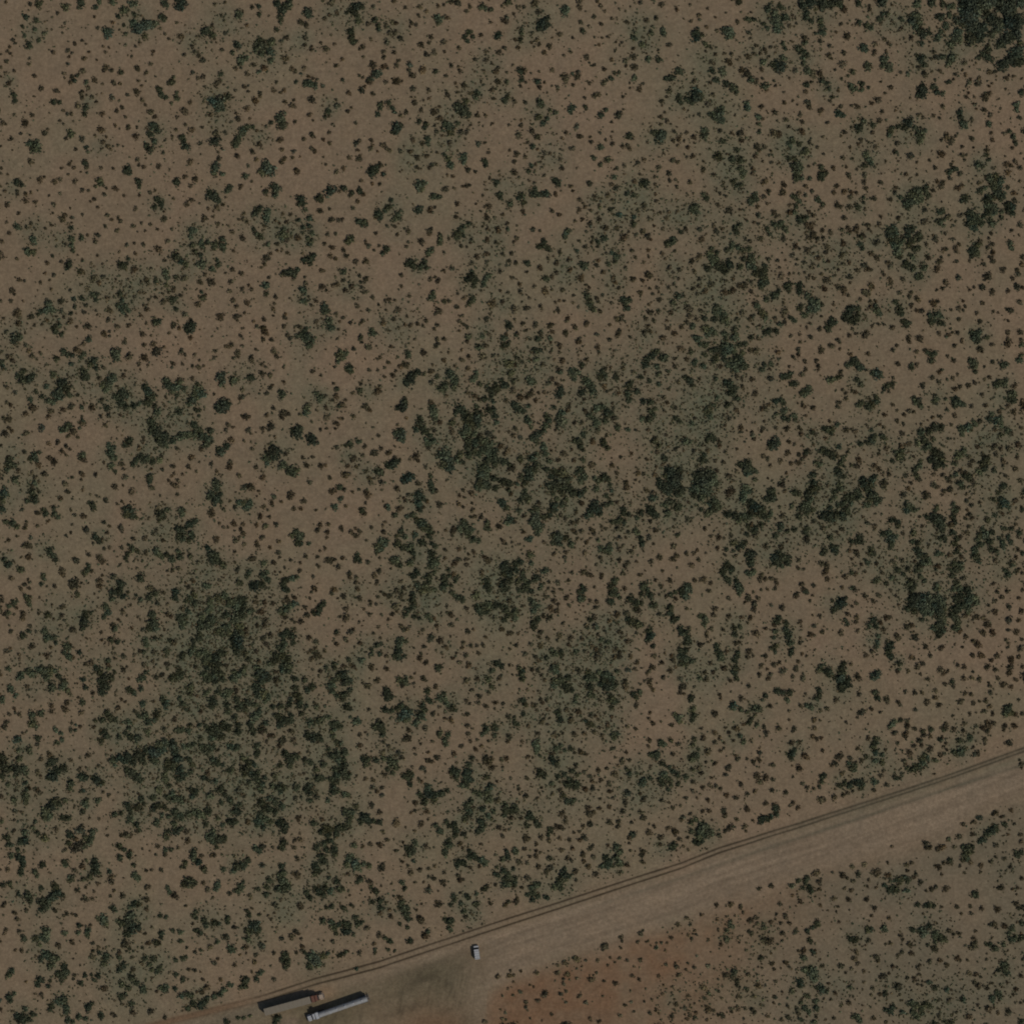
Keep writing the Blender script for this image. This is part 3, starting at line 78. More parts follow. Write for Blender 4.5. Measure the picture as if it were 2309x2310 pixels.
G 3 24 6;6 29 6.5;1 20 4;25 36 7;29 38 5;22 37 5;38 50 5;34 54 4;43 49 5;4 43 4.5;8 48 4;8 70 5;17 74 6;22 71 5;27 68 5;24 63 4;5 72 4;90 97 6.5;97 98 5.5;85 100 5;100 97 4;76 103 6;80 110 5;72 116 5;84 118 6;90 111 4;92 125 6;91 133 7;97 128 6.5;100 133 5;86 134 4;95 141 6;98 136 5;80 122 4;100 140 5;77 113 4;20 112 6.5;23 108 5;16 115 4.5;20 101 3.5;7 116 4.5;32 107 4.5;35 110 4;51 129 6;53 123 5;47 127 4;54 133 4;44 135 3.5;12 161 6.5;15 165 6;22 157 6;18 162 5;9 155 4.5;25 152 4;3 171 6;6 175 5;2 178 4;22 173 7.5;27 178 6;18 177 5.5;25 183 5;14 185 4.5;17 187 4;69 146 5.5;73 140 5;72 152 4;76 136 3.5;61 184 5;63 189 5.5;69 190 4;60 191 5;66 30 4.5;65 27 4;89 15 5.5;87 22 5;92 13 4;83 11 4;70 68 5;76 73 5;68 64 4.5;93 63 4.5;91 68 4;114 68 6;119 70 5.5;114 73 5;124 72 4;134 25 6.5;137 29 5;138 34 4;132 21 4;169 28 6;172 26 4;188 21 5;190 16 4;190 4 4;163 48 6.5;169 48 5;173 45 4;160 50 4.5;177 58 5.5;181 61 5.5;183 66 5;176 66 4.5;179 69 4;160 88 6;164 91 5.5;167 95 4;153 88 4.5;156 82 4;166 87 4;128 97 6;124 99 6;132 97 5;137 94 4;123 105 4;136 91 3.5;174 100 5;177 104 4;166 106 4;120 127 5.5;124 123 5;117 131 5;115 137 4.5;146 137 6;149 133 4.5;147 143 5;142 148 5;152 132 3.5;160 145 4.5;116 151 4;124 151 4.5;130 155 5.5;120 160 5.5;123 166 4;169 165 5.5;171 163 4;163 172 4;170 182 6.5;167 179 5;172 184 4.5;165 187 4.5;158 180 4;175 187 4;114 190 6;190 190 4;113 184 4;94 188 4;92 192 4;116 66 5
B 16 14 4;45 10 4;49 4 3.5;63 1 3.5;71 12 4;81 10 4;88 24 3;72 26 4;49 26 4.5;15 32 3;44 41 3.5;40 57 3;88 41 4.5;77 50 4.5;97 47 4;97 35 4;2 57 4;73 66 5;91 63 4.5;94 70 3.5;44 71 3.5;57 83 4;62 78 4.5;69 80 3.5;49 78 3;35 84 4;89 86 3.5;97 85 4;56 93 3.5;76 94 3;54 104 4.5;2 102 4.5;30 94 3;34 98 3.5;49 90 4;54 118 4.5;58 122 3;36 121 4;62 116 4.5;68 131 3;28 128 3;24 142 5;28 145 4;3 142 5;5 133 5;39 152 4;34 161 6.5;35 165 4;59 151 4.5;74 156 4.5;65 160 3.5;62 166 4;90 163 5.5;94 165 4;90 150 4;82 174 6;81 171 4;56 174 5.5;29 123 2.5;114 5 4;122 1 3.5;144 8 5;145 11 3;157 4 4;174 3 6;157 23 4;113 21 4;148 28 2.5;117 36 3;137 47 4;129 50 4.5;115 54 4.5;120 52 4;153 41 4;148 43 3;182 50 4.5;145 60 3.5;149 72 4;133 73 4;174 73 4;180 79 4.5;181 82 3;165 80 4;190 71 3.5;143 91 4.5;189 98 4;160 100 4;140 119 4;130 131 4;136 135 4;131 140 4.5;120 147 4;128 148 4;126 150 3.5;133 156 5.5;137 162 4;145 127 4;158 120 4;167 121 4;175 122 4.5;186 115 4.5;185 119 3;161 127 4.5;184 132 4;169 135 4.5;169 141 3;183 144 4.5;172 153 4;189 157 5;127 173 3;127 181 4;133 186 4;142 182 3;184 180 4;189 187 3;114 83 4;113 42 4;160 118 4;178 103 5;190 172 3;127 191 3;115 173 2
H 20 165 30;85 115 30;55 130 28;20 110 25;145 140 35;168 180 28;170 60 22;160 92 20;180 110 25;15 68 18;150 110 20;122 160 18;65 185 20;95 60 20;5 45 14
T 0 3
G 8 12 4.5;13 13 6;19 16 4.5;51 2 5;61 2 5;66 6 3.5;57 44 5.5;60 49 5;64 54 4.5;4 53 4.5;8 59 5;12 58 3.5;23 65 5.5;49 71 4;50 76 3.5;47 80 3.5;32 98 5.5;29 95 3.5;34 104 4;15 103 5.5;9 107 4;10 113 4;54 116 5;52 134 5;55 140 6;52 145 4;63 142 4.5;64 147 4;26 140 5.5;33 135 3.5;74 152 5.5;80 152 4.5;73 159 4.5;78 164 5.5;50 180 7.5;44 177 5;57 180 6;37 182 6;31 181 5;22 187 5.5;26 184 4;52 186 6;62 180 4;66 187 4.5;72 190 5;10 177 4.5;107 28 5;112 32 5;144 2 6;150 4 5.5;154 5 3.5;181 3 7;186 2 5;180 10 3;147 38 3;149 42 5;145 47 4.5;142 53 4;156 45 4;98 65 5;96 70 4.5;101 60 4;177 43 5;179 47 5;183 51 4;137 81 6;135 87 5;128 90 5.5;135 92 5;140 95 4.5;126 97 4.5;145 90 3;159 74 6.5;176 92 5.5;168 96 5;160 98 4;154 95 3;120 108 5.5;122 113 5;118 118 4;97 116 5;96 124 7;94 132 4;103 114 3.5;173 117 6.5;173 125 7.5;176 131 5;167 132 5;130 132 5.5;127 145 5.5;132 147 4;122 168 4.5;123 177 3.5;109 176 5;113 182 5;118 187 7;126 187 5;112 191 5;130 181 3.5;165 145 4.5;165 150 4.5;162 158 4;160 187 6;165 182 3.5;94 189 4;188 157 5;190 48 4.5;191 145 4
B 43 1 4.5;54 11 3;30 10 3;29 19 4;30 15 3;42 16 3.5;19 27 3;10 32 3.5;7 35 2;36 29 4;32 38 6;27 39 4;33 51 5.5;24 52 2.5;75 27 3;80 23 3;70 65 5;71 71 5;13 75 4.5;62 84 4;32 76 3;34 79 3;29 82 4;24 87 4;34 86 3.5;45 98 2.5;60 104 2.5;71 107 4.5;70 117 4;26 115 5;26 120 5;6 116 5;9 120 3;16 117 3;20 109 3;44 115 3;34 128 4;12 135 4;11 128 2.5;41 135 3;68 128 2.5;36 152 5;59 153 3.5;53 162 4.5;22 160 3.5;8 158 4.5;12 154 3;74 123 2.5;61 121 3;82 14 2.5;82 96 2;95 4 5;98 20 5.5;119 12 4;125 15 3;137 18 5.5;122 24 3.5;106 36 3;115 32 4;118 41 3.5;124 40 3.5;138 40 4;150 30 4;164 30 4.5;177 20 4;174 26 3.5;184 32 4;165 46 4.5;100 49 4;113 51 5.5;116 56 5;104 68 3.5;116 71 3;128 74 5.5;112 78 5;113 83 5;93 81 3;136 60 3;190 67 3;169 86 5;175 88 3;185 91 4;178 104 4.5;190 104 3;139 111 4;138 115 2.5;148 106 2.5;134 122 3;128 128 4.5;149 131 3;161 133 4;115 136 3.5;98 142 2;175 141 4;116 145 3;174 158 4.5;152 162 3;159 157 4;140 164 4.5;131 165 3;167 164 3;173 169 3.5;185 163 3;122 172 4.5;103 171 5;97 172 3.5;140 178 4.5;144 175 3;162 173 4.5;177 186 5;184 184 4;146 189 3;190 173 4;190 116 4;192 187 3;127 159 2.5;111 97 2
H 50 40 16;60 125 30;40 180 40;115 30 15;130 90 30;170 35 35;95 120 22;120 175 30;165 145 25;180 165 20;8 55 15;170 95 20;180 5 20
T 1 3
G 13 3 5;8 20 5;12 20 6.5;9 27 5.5;15 30 5;22 14 6;27 11 5.5;20 16 4.5;22 23 5;24 28 4.5;21 33 4;29 10 3;10 49 5.5;8 44 4;1 55 5.5;23 50 4.5;42 40 4.5;46 47 6;50 48 5;52 53 6;46 54 5;47 57 4;58 58 5.5;60 62 4;141 23 5;145 28 6.5;137 26 4.5;143 35 5;148 35 4;156 35 3.5;107 15 4.5;103 71 6;108 69 4;95 83 7;103 83 6;92 82 5;90 68 4.5;87 72 4;78 80 5;110 76 5;105 58 5;130 78 5.5;128 86 5;133 88 4;138 76 5;143 74 4;127 82 5;6 90 6;5 98 5;27 92 5;28 103 5.5;22 97 4;18 101 4;39 83 5;44 83 4;53 97 6;60 95 6;45 101 5.5;44 106 5;42 111 5;67 100 5.5;72 102 6;78 99 5;84 98 4.5;75 107 6.5;82 105 5.5;66 105 4.5;88 113 4.5;91 111 4;80 113 6;64 116 5;60 119 4.5;11 121 6;15 125 5.5;12 130 4;20 112 4.5;17 118 4;35 120 5.5;46 120 6;34 128 6.5;42 127 7;48 124 4;75 122 7;82 119 5;78 128 5.5;70 124 4.5;62 130 6;54 134 5.5;58 138 5;66 136 5.5;73 140 7;80 137 5.5;76 146 8;72 152 5.5;78 152 6.5;70 145 5;74 157 5.5;33 138 4.5;31 143 5;26 146 4.5;26 153 5;23 158 5;30 160 5.5;38 159 5.5;14 161 5;13 165 4;42 165 6;38 170 4.5;50 166 6.5;56 160 6;62 160 4;54 172 5.5;46 172 5;42 177 5;50 177 5.5;55 182 6;48 184 6.5;42 188 6.5;38 184 5;58 189 5;50 191 5;9 180 5;12 185 6;5 186 5;2 188 5;84 161 5;88 166 4.5;70 188 6;76 184 6;82 180 5.5;84 175 4;72 181 4;100 180 6.5;105 186 7;98 186 5.5;103 192 5;110 188 5;96 176 4.5;112 172 4;120 162 5.5;118 168 5.5;125 155 5.5;129 150 5;127 163 6;132 165 5.5;128 172 6.5;134 174 5.5;132 180 5;126 178 5;122 152 4;127 140 5;131 137 5;137 141 6;128 147 5;139 147 4;168 108 6;172 104 5;166 115 4.5;162 113 4;130 110 5.5;134 106 5;140 104 5;128 115 4;124 111 4;184 172 4;185 177 4;176 175 4;190 186 5.5;185 190 5;140 188 5;152 190 4.5;188 136 4
B 47 3 5;44 1 4;101 5 4.5;100 7 3;112 5 3.5;55 13 3;59 17 3.5;65 17 3;72 13 5;82 14 4;80 20 4;82 24 4;78 28 3;119 14 4.5;98 15 4;73 32 5;51 32 4.5;54 30 3;103 29 4.5;97 34 3.5;98 37 4.5;84 36 4;113 40 3.5;122 33 4;169 15 4.5;166 20 4.5;178 13 4;177 23 4.5;177 29 3;192 18 4;72 45 3.5;92 52 5.5;96 52 3;122 46 4.5;124 51 3;154 50 4;166 50 3.5;169 44 3;175 41 3.5;136 53 3.5;118 57 4.5;117 56 3;76 64 4.5;146 66 4;178 54 6;185 55 4;190 63 4.5;146 57 3;166 60 3;161 73 3.5;128 63 3;118 68 2.5;124 68 2.5;9 64 4;2 67 3.5;31 58 4;27 70 2.5;24 77 4;26 79 3;21 84 4;55 78 3.5;162 86 4.5;164 88 3;159 91 3;184 88 5;182 92 4;157 97 3;189 97 2.5;97 96 3.5;95 102 4.5;107 103 4.5;112 96 2.5;116 103 4;102 112 5.5;109 124 5;106 128 4.5;98 128 4;152 109 4;146 123 5;154 117 5;137 121 3.5;128 119 5;141 125 3;140 132 3.5;108 149 4.5;105 143 5;113 140 4.5;90 152 3;90 143 3;97 157 4;85 133 4.5;86 138 4;156 142 4.5;164 147 5;188 149 4.5;187 139 3;174 157 3.5;163 154 3.5;158 157 4;165 162 6;160 166 4;169 164 3.5;29 175 4;63 174 4;3 147 5;2 118 4;13 109 4.5;119 190 6;118 181 4;100 169 4;161 178 3;170 180 4;132 98 5;140 97 4;73 57 3;52 135 4;192 118 3;168 62 3
H 15 20 28;30 95 40;45 55 22;95 75 30;65 110 50;40 130 50;75 145 35;40 165 50;25 180 45;105 175 35;130 150 25;130 180 25;130 105 20;90 120 25;180 180 20;165 160 12
T 2 3
G 60 3 4.5;75 5 4;81 4 5;88 11 5.5;93 14 6.5;97 18 6.5;90 17 5;101 21 4.5;104 23 3;99 28 5;82 25 4.5;85 9 4;66 22 5;62 26 3.5;72 28 4.5;64 35 5.5;60 36 3;68 40 5;74 41 5;79 37 5;81 46 5;92 35 5.5;90 33 4;103 36 4;106 39 4.5;103 48 6;103 54 6.5;102 61 6.5;106 59 5;99 45 4;62 53 5.5;60 57 6;57 55 4;67 60 4.5;79 56 4.5;76 59 4;82 52 3;80 73 5.5;86 70 4;85 66 4;99 73 5.5;104 70 4;99 78 4;94 83 5.5;86 84 5;92 89 5;99 88 4.5;81 93 4.5;81 99 5;80 105 5;82 102 4;75 111 5;73 116 4.5;83 117 4.5;88 120 3.5;106 87 4;116 76 6;118 81 6;114 85 5;122 72 3.5;123 83 3.5;128 76 5;122 66 3.5;126 92 4;132 97 5;137 99 5;130 95 4;45 33 6;41 38 5.5;49 36 5;44 43 5;52 32 4;40 44 4;18 52 5.5;15 55 3;21 56 4;17 48 4;138 13 5.5;140 19 6;146 21 5.5;144 25 4.5;133 18 5;138 9 4;150 31 5.5;155 34 4;164 12 5;166 18 5;165 83 6;164 78 5;167 88 5;152 94 5.5;186 62 7;190 68 7;184 70 5;186 78 6.5;182 82 5.5;186 86 6;190 77 5;182 60 4;155 110 6;160 108 6;166 106 6;173 105 5.5;180 105 4.5;165 113 5;152 108 4.5;159 114 4;186 112 5;188 118 5;184 122 4;186 108 4;98 118 4.5;101 122 4;66 145 6;66 150 5.5;65 157 6;62 161 5.5;64 165 4.5;59 164 4;72 146 4;71 163 3.5;2 184 6.5;4 189 7;9 191 5;23 167 5;9 167 4;40 151 5;44 148 3;34 156 3.5;35 162 4;43 160 4;65 189 5;72 191 6;176 171 5.5;180 174 4.5;166 189 5;190 8 5.5;188 12 5;109 176 5.5;112 174 3.5;170 178 4.5
B 25 1 4.5;34 17 3.5;15 18 3;11 23 4;20 21 4.5;17 26 4.5;13 26 3;1 19 3.5;49 11 3;47 15 3;48 21 4.5;29 33 3;118 20 3;126 22 5;126 27 3;127 18 4;137 26 3;150 5 4;158 4 4.5;147 6 3;178 17 5;183 33 4;186 36 3.5;180 31 3;133 42 4;150 46 4;143 48 3;117 43 3.5;117 53 3.5;132 54 4.5;128 58 4.5;126 61 3;141 54 3.5;141 60 4;165 56 6;161 50 3.5;158 67 4.5;159 71 3.5;2 52 4;30 58 4;43 52 3;9 70 4.5;9 74 4;18 75 4;16 80 4;18 87 4;42 68 5;38 72 5;41 79 4;39 82 3;66 78 3.5;126 69 4;2 95 5;20 98 4.5;40 96 3.5;46 91 3;49 93 4;54 94 4.5;63 88 4.5;70 86 4;68 92 4.5;66 97 4;70 101 3;33 101 3.5;34 104 3.5;38 104 3.5;25 109 3;5 109 4.5;61 107 5.5;63 113 3;31 116 4;57 116 4;46 115 3;4 119 6;53 121 3;108 106 3;120 106 3;141 109 4;124 117 5;105 120 3.5;173 119 4;11 135 5.5;14 133 3.5;41 131 3.5;36 137 3.5;68 129 4.5;70 132 4.5;74 133 4;77 129 3;92 133 3.5;124 128 4.5;143 136 4.5;149 132 3;181 133 4.5;190 137 4.5;4 143 4.5;6 146 3;21 147 4;15 153 2.5;44 142 3;102 141 6;112 144 5.5;93 152 4;118 152 4;138 148 4;137 153 3.5;147 151 4;154 151 3.5;161 151 4;155 160 4;163 142 3.5;141 163 4.5;130 159 3;133 170 4.5;143 173 5;88 165 5;90 160 3.5;97 170 4.5;50 162 3.5;15 174 4.5;34 175 5;35 178 3.5;51 177 4.5;2 174 4;9 173 3;40 190 5;79 187 3.5;93 189 5;127 165 3.5;141 190 5;153 189 4.5;190 155 3;178 189 4;190 173 3;180 184 3;83 183 2.5;192 34 3;190 100 5;20 124 3;108 129 4
H 90 45 45;100 90 40;140 20 20;175 75 35;170 100 30;65 155 20;5 185 22;20 168 15;120 155 18;15 90 18;185 115 22;95 110 25;30 150 15;160 185 25;60 95 20
T 3 3
G 26 6 7.5;28 13 7.5;29 20 6;22 12 5;36 6 5.5;43 4 4.5;29 25 4;84 4 5.5;90 3 4.5;100 3 4.5;19 30 5;15 31 3;52 30 7.5;60 29 5;47 28 5;53 35 5;46 36 4;67 36 5;66 39 4;20 50 5.5;10 56 5;3 59 5.5;4 65 5;22 58 4;12 68 4;36 66 5.5;28 74 5;12 76 6;18 80 5;8 78 5;14 86 6;20 89 5;24 77 4;33 83 3.5;30 86 3;8 89 4;24 103 5;24 110 5.5;22 98 3.5;28 107 4;3 113 6;3 119 5;25 124 6;24 130 5;29 121 4.5;108 41 5;110 38 4;104 43 5;98 42 4.5;97 31 3.5;110 46 4;114 77 5;112 83 5.5;115 88 5;118 76 3.5;112 93 5;118 94 4.5;109 102 5;114 101 4;121 97 3.5;133 99 6;139 103 5.5;145 103 4;140 109 4.5;150 83 6;147 87 4.5;152 88 4.5;156 93 5.5;146 93 4;135 125 6;141 126 6;131 122 4.5;145 128 4.5;155 134 5;157 140 6;154 144 5;158 151 4;177 108 5.5;177 114 4.5;181 118 4.5;183 123 4.5;187 122 3.5;162 105 4.5;156 106 3.5;189 131 5;191 136 4;190 90 5;192 86 4;179 94 4.5;184 91 4;118 10 5;112 11 4.5;123 8 4.5;126 12 4;139 7 4;139 20 4;142 24 4;145 30 5;146 36 5;80 97 5;76 97 5.5;78 99 4;81 88 5;75 89 4;78 84 4;44 155 4;49 160 5;54 158 4;57 162 3.5;39 165 4.5;45 177 5.5;49 180 4.5;50 175 4;54 190 6;48 191 5;63 188 5;73 157 4;86 187 6.5;85 181 4;93 188 5;107 184 7;112 188 6;104 191 6;97 181 4;119 180 4;11 184 6;12 189 4.5;8 176 4;11 180 4.5;94 130 4;85 131 4;87 122 4;101 145 4;108 146 4;190 155 5;191 165 5;190 171 4;187 25 4;145 0 5;160 2 6;175 1 6;163 4 4;155 0 5;125 1 5;130 3 4
B 12 4 4;2 10 4;13 22 4;36 34 3.5;8 37 3;72 1 3;55 4 4;60 8 4;68 12 4;73 10 4;69 21 4;78 21 4;71 24 4;84 34 4;90 21 4.5;92 25 4;101 16 3.5;105 19 3.5;119 19 4.5;122 29 4;128 29 3;131 23 3.5;135 44 4.5;137 40 3;120 41 4.5;125 38 3;82 47 4.5;60 45 4;60 51 4;48 47 4;73 31 3;99 52 4;95 59 3;121 54 4;130 57 4.5;127 61 4;141 55 3;157 55 4.5;156 11 4;162 20 4.5;155 28 4.5;183 17 3;184 9 3;183 38 5;167 50 5.5;186 48 4.5;181 53 5;160 36 3;80 69 5.5;85 71 4;89 73 4.5;67 68 4;101 71 4;100 75 3;125 70 4;144 71 4;162 77 3.5;178 78 4.5;166 83 3.5;169 66 3;128 86 4;63 77 3.5;52 80 4.5;55 88 3;93 85 3;41 79 3.5;40 87 3;47 91 3.5;37 96 4;62 97 4.5;63 106 3;47 101 4.5;51 104 3.5;43 109 5.5;50 112 4.5;42 120 5.5;36 118 4;7 137 3;1 136 3;57 125 3.5;32 137 4.5;40 142 4;30 142 3;53 140 4.5;51 146 3;66 142 5;63 150 4;79 143 4;82 158 3.5;21 149 4;31 151 5;4 151 4;14 160 4.5;26 164 4;30 168 4;24 178 4;29 179 4;33 185 3.5;37 191 3.5;53 185 3;88 101 3.5;95 102 4.5;94 107 4;92 119 5;87 122 4;93 130 4.5;84 130 4;119 116 5.5;129 114 5;143 112 5;120 136 4;124 137 3;141 137 3.5;89 151 4;95 155 4.5;96 160 5.5;95 165 4.5;99 151 3;106 153 3;118 154 4;121 158 4;120 164 5;115 164 4;129 147 4;133 163 4;131 178 4.5;141 171 4;139 178 3.5;160 163 4.5;158 175 5;155 179 4;152 183 3.5;178 179 4.5;181 167 4;179 162 3.5;171 187 4.5;190 189 4.5;155 191 5;127 191 4;169 170 4;184 175 3;149 191 3;174 96 3.5;167 93 3;185 97 4;165 116 4;12 105 3;110 123 4;105 135 3;97 139 3;172 160 2.5;75 180 5;186 63 2.5
H 15 80 40;110 50 25;120 125 35;55 170 40;105 180 35;60 25 30;130 15 40;165 105 30;30 110 18;85 155 25;120 155 20;185 165 20;10 5 22;100 135 22;180 5 25;35 160 20
T 4 3
G 27 2 5.5;50 2 6;58 4 6;68 4 5.5;75 4 5;85 2 6;93 5 5;98 2 5;62 9 5;70 10 4;74 16 4;82 18 5;88 15 4.5;79 22 4;111 15 5;110 20 4;126 20 4.5;131 4 5.5;139 3 4;118 22 4;103 27 5;72 25 4;138 23 4.5;139 18 4;158 3 7;165 3 7;173 3 6;180 3 6;168 9 4;164 8 4;57 34 5;65 37 5;61 39 4;69 35 4;49 43 3.5;57 43 3;76 48 7;77 55 6;76 60 4.5;72 48 4;104 50 7;111 52 7;105 57 6;117 52 5.5;118 57 5;108 47 4.5;111 59 4.5;47 63 5.5;53 66 5;44 68 4.5;50 59 5;46 71 4;50 76 5;52 79 4;55 65 4;62 83 6;66 87 5.5;62 89 5;60 78 4.5;63 93 3.5;75 69 5.5;79 66 4.5;71 69 3.5;4 88 7;3 94 6;4 83 5;3 136 5.5;5 143 5.5;4 149 5.5;2 157 5;4 166 6;10 168 4.5;2 171 5;160 42 5;157 46 4;169 38 5;171 43 4.5;173 47 4;167 30 4.5;175 40 3.5;191 34 4.5;178 102 7;182 104 5;174 106 5;171 110 5;183 97 3.5;169 99 3;23 121 5.5;24 126 4.5;20 117 4;38 152 5.5;42 162 6;42 167 4.5;37 157 3.5;60 163 5;58 168 4.5;61 158 3.5;60 176 5;58 182 5;61 188 4.5;57 132 4;57 137 5;64 130 4;105 123 5.5;108 120 4.5;104 136 4.5;103 141 3.5;116 126 5;116 133 5;119 141 5.5;121 148 5.5;122 156 5;121 160 4.5;118 138 4;155 174 4;154 179 5;160 180 4.5;165 180 6;163 184 4.5;178 175 5.5;179 182 6;178 188 7;182 172 4.5;186 190 5;173 187 4;192 68 4;184 122 4;186 126 4;18 189 4;104 152 5;101 154 4;104 158 3.5;139 88 4.5;191 87 3.5
B 6 8 5.5;30 15 2;24 20 4;31 27 3.5;41 28 4.5;46 30 3;54 27 4;113 4 5;104 8 2.5;83 27 5;77 15 4;93 40 4.5;111 38 5;141 30 5.5;141 34 4;149 10 4;158 19 4.5;172 13 3.5;179 20 4;174 23 3.5;147 24 3;133 13 3;38 41 4;16 43 3.5;13 46 4;4 47 4;26 46 2.5;17 54 4;9 60 5;47 50 3;60 49 3;63 43 3;12 76 4;23 76 6;31 80 4;29 89 4;89 71 4.5;87 76 5;93 76 4;99 75 4;104 78 4;107 81 4;95 87 3;130 54 4;129 63 3.5;136 65 3;73 97 5.5;85 97 4;80 103 5.5;80 109 5;70 102 3;52 98 4;80 90 3;100 105 3.5;112 108 5;134 82 4.5;147 83 4;136 88 4.5;129 92 4.5;128 96 4.5;146 95 3;143 100 3;156 58 5;163 60 5;162 66 5;160 68 5;163 77 4.5;183 73 5;190 52 3;188 43 4;180 85 3.5;4 109 3.5;35 110 5;34 116 5;50 119 4.5;66 118 3.5;76 120 4.5;72 124 3;32 132 4;27 137 4;27 141 3.5;45 133 3.5;66 142 3.5;83 137 6;93 132 3.5;60 148 5;19 150 5;49 157 3.5;74 158 5.5;73 164 4.5;79 162 3;93 163 4.5;31 171 4;46 177 5;24 182 4;34 181 4;26 190 4.5;88 173 4.5;102 172 4.5;107 172 3;110 170 3.5;113 180 6;96 178 3;99 183 4;87 184 4;95 188 4.5;124 188 4;128 177 5;130 169 3.5;139 163 3;135 189 5;131 148 3.5;133 142 3;134 160 3;133 124 4;146 117 2.5;148 129 4;155 118 4;144 138 5;148 139 3;157 136 4.5;179 136 5;190 171 3.5;190 106 3;186 116 4;53 191 4;178 4 3;7 132 4;102 128 4;64 148 3;104 87 3.5;88 88 3
H 75 20 45;105 45 30;140 15 30;165 35 25;10 180 25;60 130 22;115 140 25;55 70 18;170 105 18;60 165 20;180 10 30;40 180 25;170 180 20;8 150 14
T 5 3
G 42 30 7;40 24 5.5;34 24 5;43 36 5;42 40 4;47 27 4;50 15 5;42 8 4.5;52 11 3.5;46 10 4;6 29 5.5;9 34 4;3 33 5;20 46 5;18 42 4;15 56 4.5;23 47 4;90 5 7;96 8 7;98 15 6.5;92 10 5;101 20 5;101 28 5.5;97 31 4;82 6 4;68 22 5;67 33 4.5;73 35 5;72 43 6;75 47 5;80 50 4.5;84 56 5.5;78 58 5;74 62 5;88 59 3.5;95 47 5;100 46 4;70 67 4.5;62 64 4;51 66 5;57 70 4;66 79 5;66 86 5.5;63 82 4.5;69 82 4;76 73 4.5;80 77 4;94 82 4.5;92 87 4;97 86 3.5;27 77 5;23 78 4;36 81 3.5;43 74 4.5;70 97 8;78 96 7;86 99 7;95 98 7;63 100 6;68 105 6.5;76 105 7;84 106 7.5;92 106 7;100 102 7;60 109 5;68 112 5.5;78 112 6;87 113 7;97 112 8;101 108 6;97 120 7.5;98 128 7;93 129 5;96 135 6;96 140 5.5;101 122 6;101 134 5;76 121 4;89 132 4.5;113 5 5.5;115 12 5;113 22 5;116 30 5;114 36 4.5;117 44 5;114 58 5;120 60 5;115 66 6;121 63 4;113 72 5;118 81 6;120 87 6;127 86 5;129 91 6;121 95 6;116 98 6;133 97 5.5;137 97 5;129 102 6.5;124 105 5.5;119 108 6;131 109 5.5;114 110 6;130 114 4;115 118 6;118 125 5.5;114 130 5;119 132 4.5;113 88 5;138 103 5;137 43 5.5;138 50 5.5;141 55 5;134 48 4;149 24 6;156 22 5;141 27 5;145 19 4;140 31 4;153 10 4.5;159 5 4;155 33 4.5;151 32 4;144 36 5;155 43 5;161 43 4.5;168 38 5;170 34 4.5;174 28 4;178 32 4;170 19 4.5;178 19 4;165 30 3.5;174 70 5.5;172 66 4;187 24 4.5;190 46 4;22 122 5.5;24 128 5;18 128 4.5;28 141 4;27 147 4;26 152 4;40 152 6;39 158 5;42 163 5;44 149 4;24 183 7;22 187 5;28 181 4;51 172 4.5;51 178 3;179 59 5
B 10 5 3;16 13 4;24 16 4.5;24 20 3;74 5 3;78 16 3;56 24 4;85 38 3;4 48 5;3 44 4;45 56 4.5;55 55 4.5;8 59 3.5;26 59 4;32 69 4;13 68 3;2 70 4;70 55 3;94 62 5;94 65 4;38 82 3.5;2 88 4.5;42 88 3;14 95 4.5;29 95 4.5;22 101 4;3 103 4;48 95 3;50 104 3;30 125 4.5;36 119 4.5;40 118 4.5;4 118 4.5;3 124 4;35 133 4;4 135 4;60 130 5.5;66 127 4.5;50 141 5.5;49 138 4;68 142 5.5;72 139 3;21 157 4.5;14 162 4;24 153 4;81 153 4.5;99 154 5;88 162 4;65 163 4;69 166 3.5;72 175 5;78 172 4.5;98 179 5;101 183 4;62 179 4;75 183 3;84 189 4;5 188 6;50 181 4;131 2 4.5;134 7 4;125 7 3;130 16 4;128 23 4.5;120 29 4.5;122 51 4;119 56 3.5;168 1 3.5;186 6 2.5;182 13 3.5;187 28 4;186 42 3.5;184 51 3.5;160 55 4;180 56 4;176 58 3;185 67 4;187 64 3;191 69 3.5;124 75 4.5;158 82 3.5;162 90 4;168 95 4;174 89 4;191 88 3.5;159 100 4;187 98 4;176 107 5;159 113 5;190 112 4.5;175 121 6;187 122 4;139 119 5;147 119 4;151 127 6;146 136 5.5;157 135 5;175 134 3.5;184 136 5.5;127 140 4.5;125 117 5;119 135 5;136 146 4;140 150 6;135 145 3;172 145 3.5;175 148 3.5;190 144 3.5;124 154 3;175 154 3;189 154 5.5;135 162 4.5;144 162 5.5;163 162 5;186 164 4;177 167 5.5;156 168 4;178 175 5.5;177 181 5;160 179 4.5;151 176 5;125 175 4.5;118 174 3.5;191 175 4;135 180 3;124 187 4.5;134 188 4;142 189 4.5;164 188 4;182 190 4;153 106 3.5;129 129 2.5;120 40 4;128 8 3
H 75 50 40;85 105 45;125 100 35;150 30 40;40 25 15;25 60 35;95 20 20;25 125 15;25 145 20;170 65 20;60 75 25;115 55 15;50 170 10
T 0 4
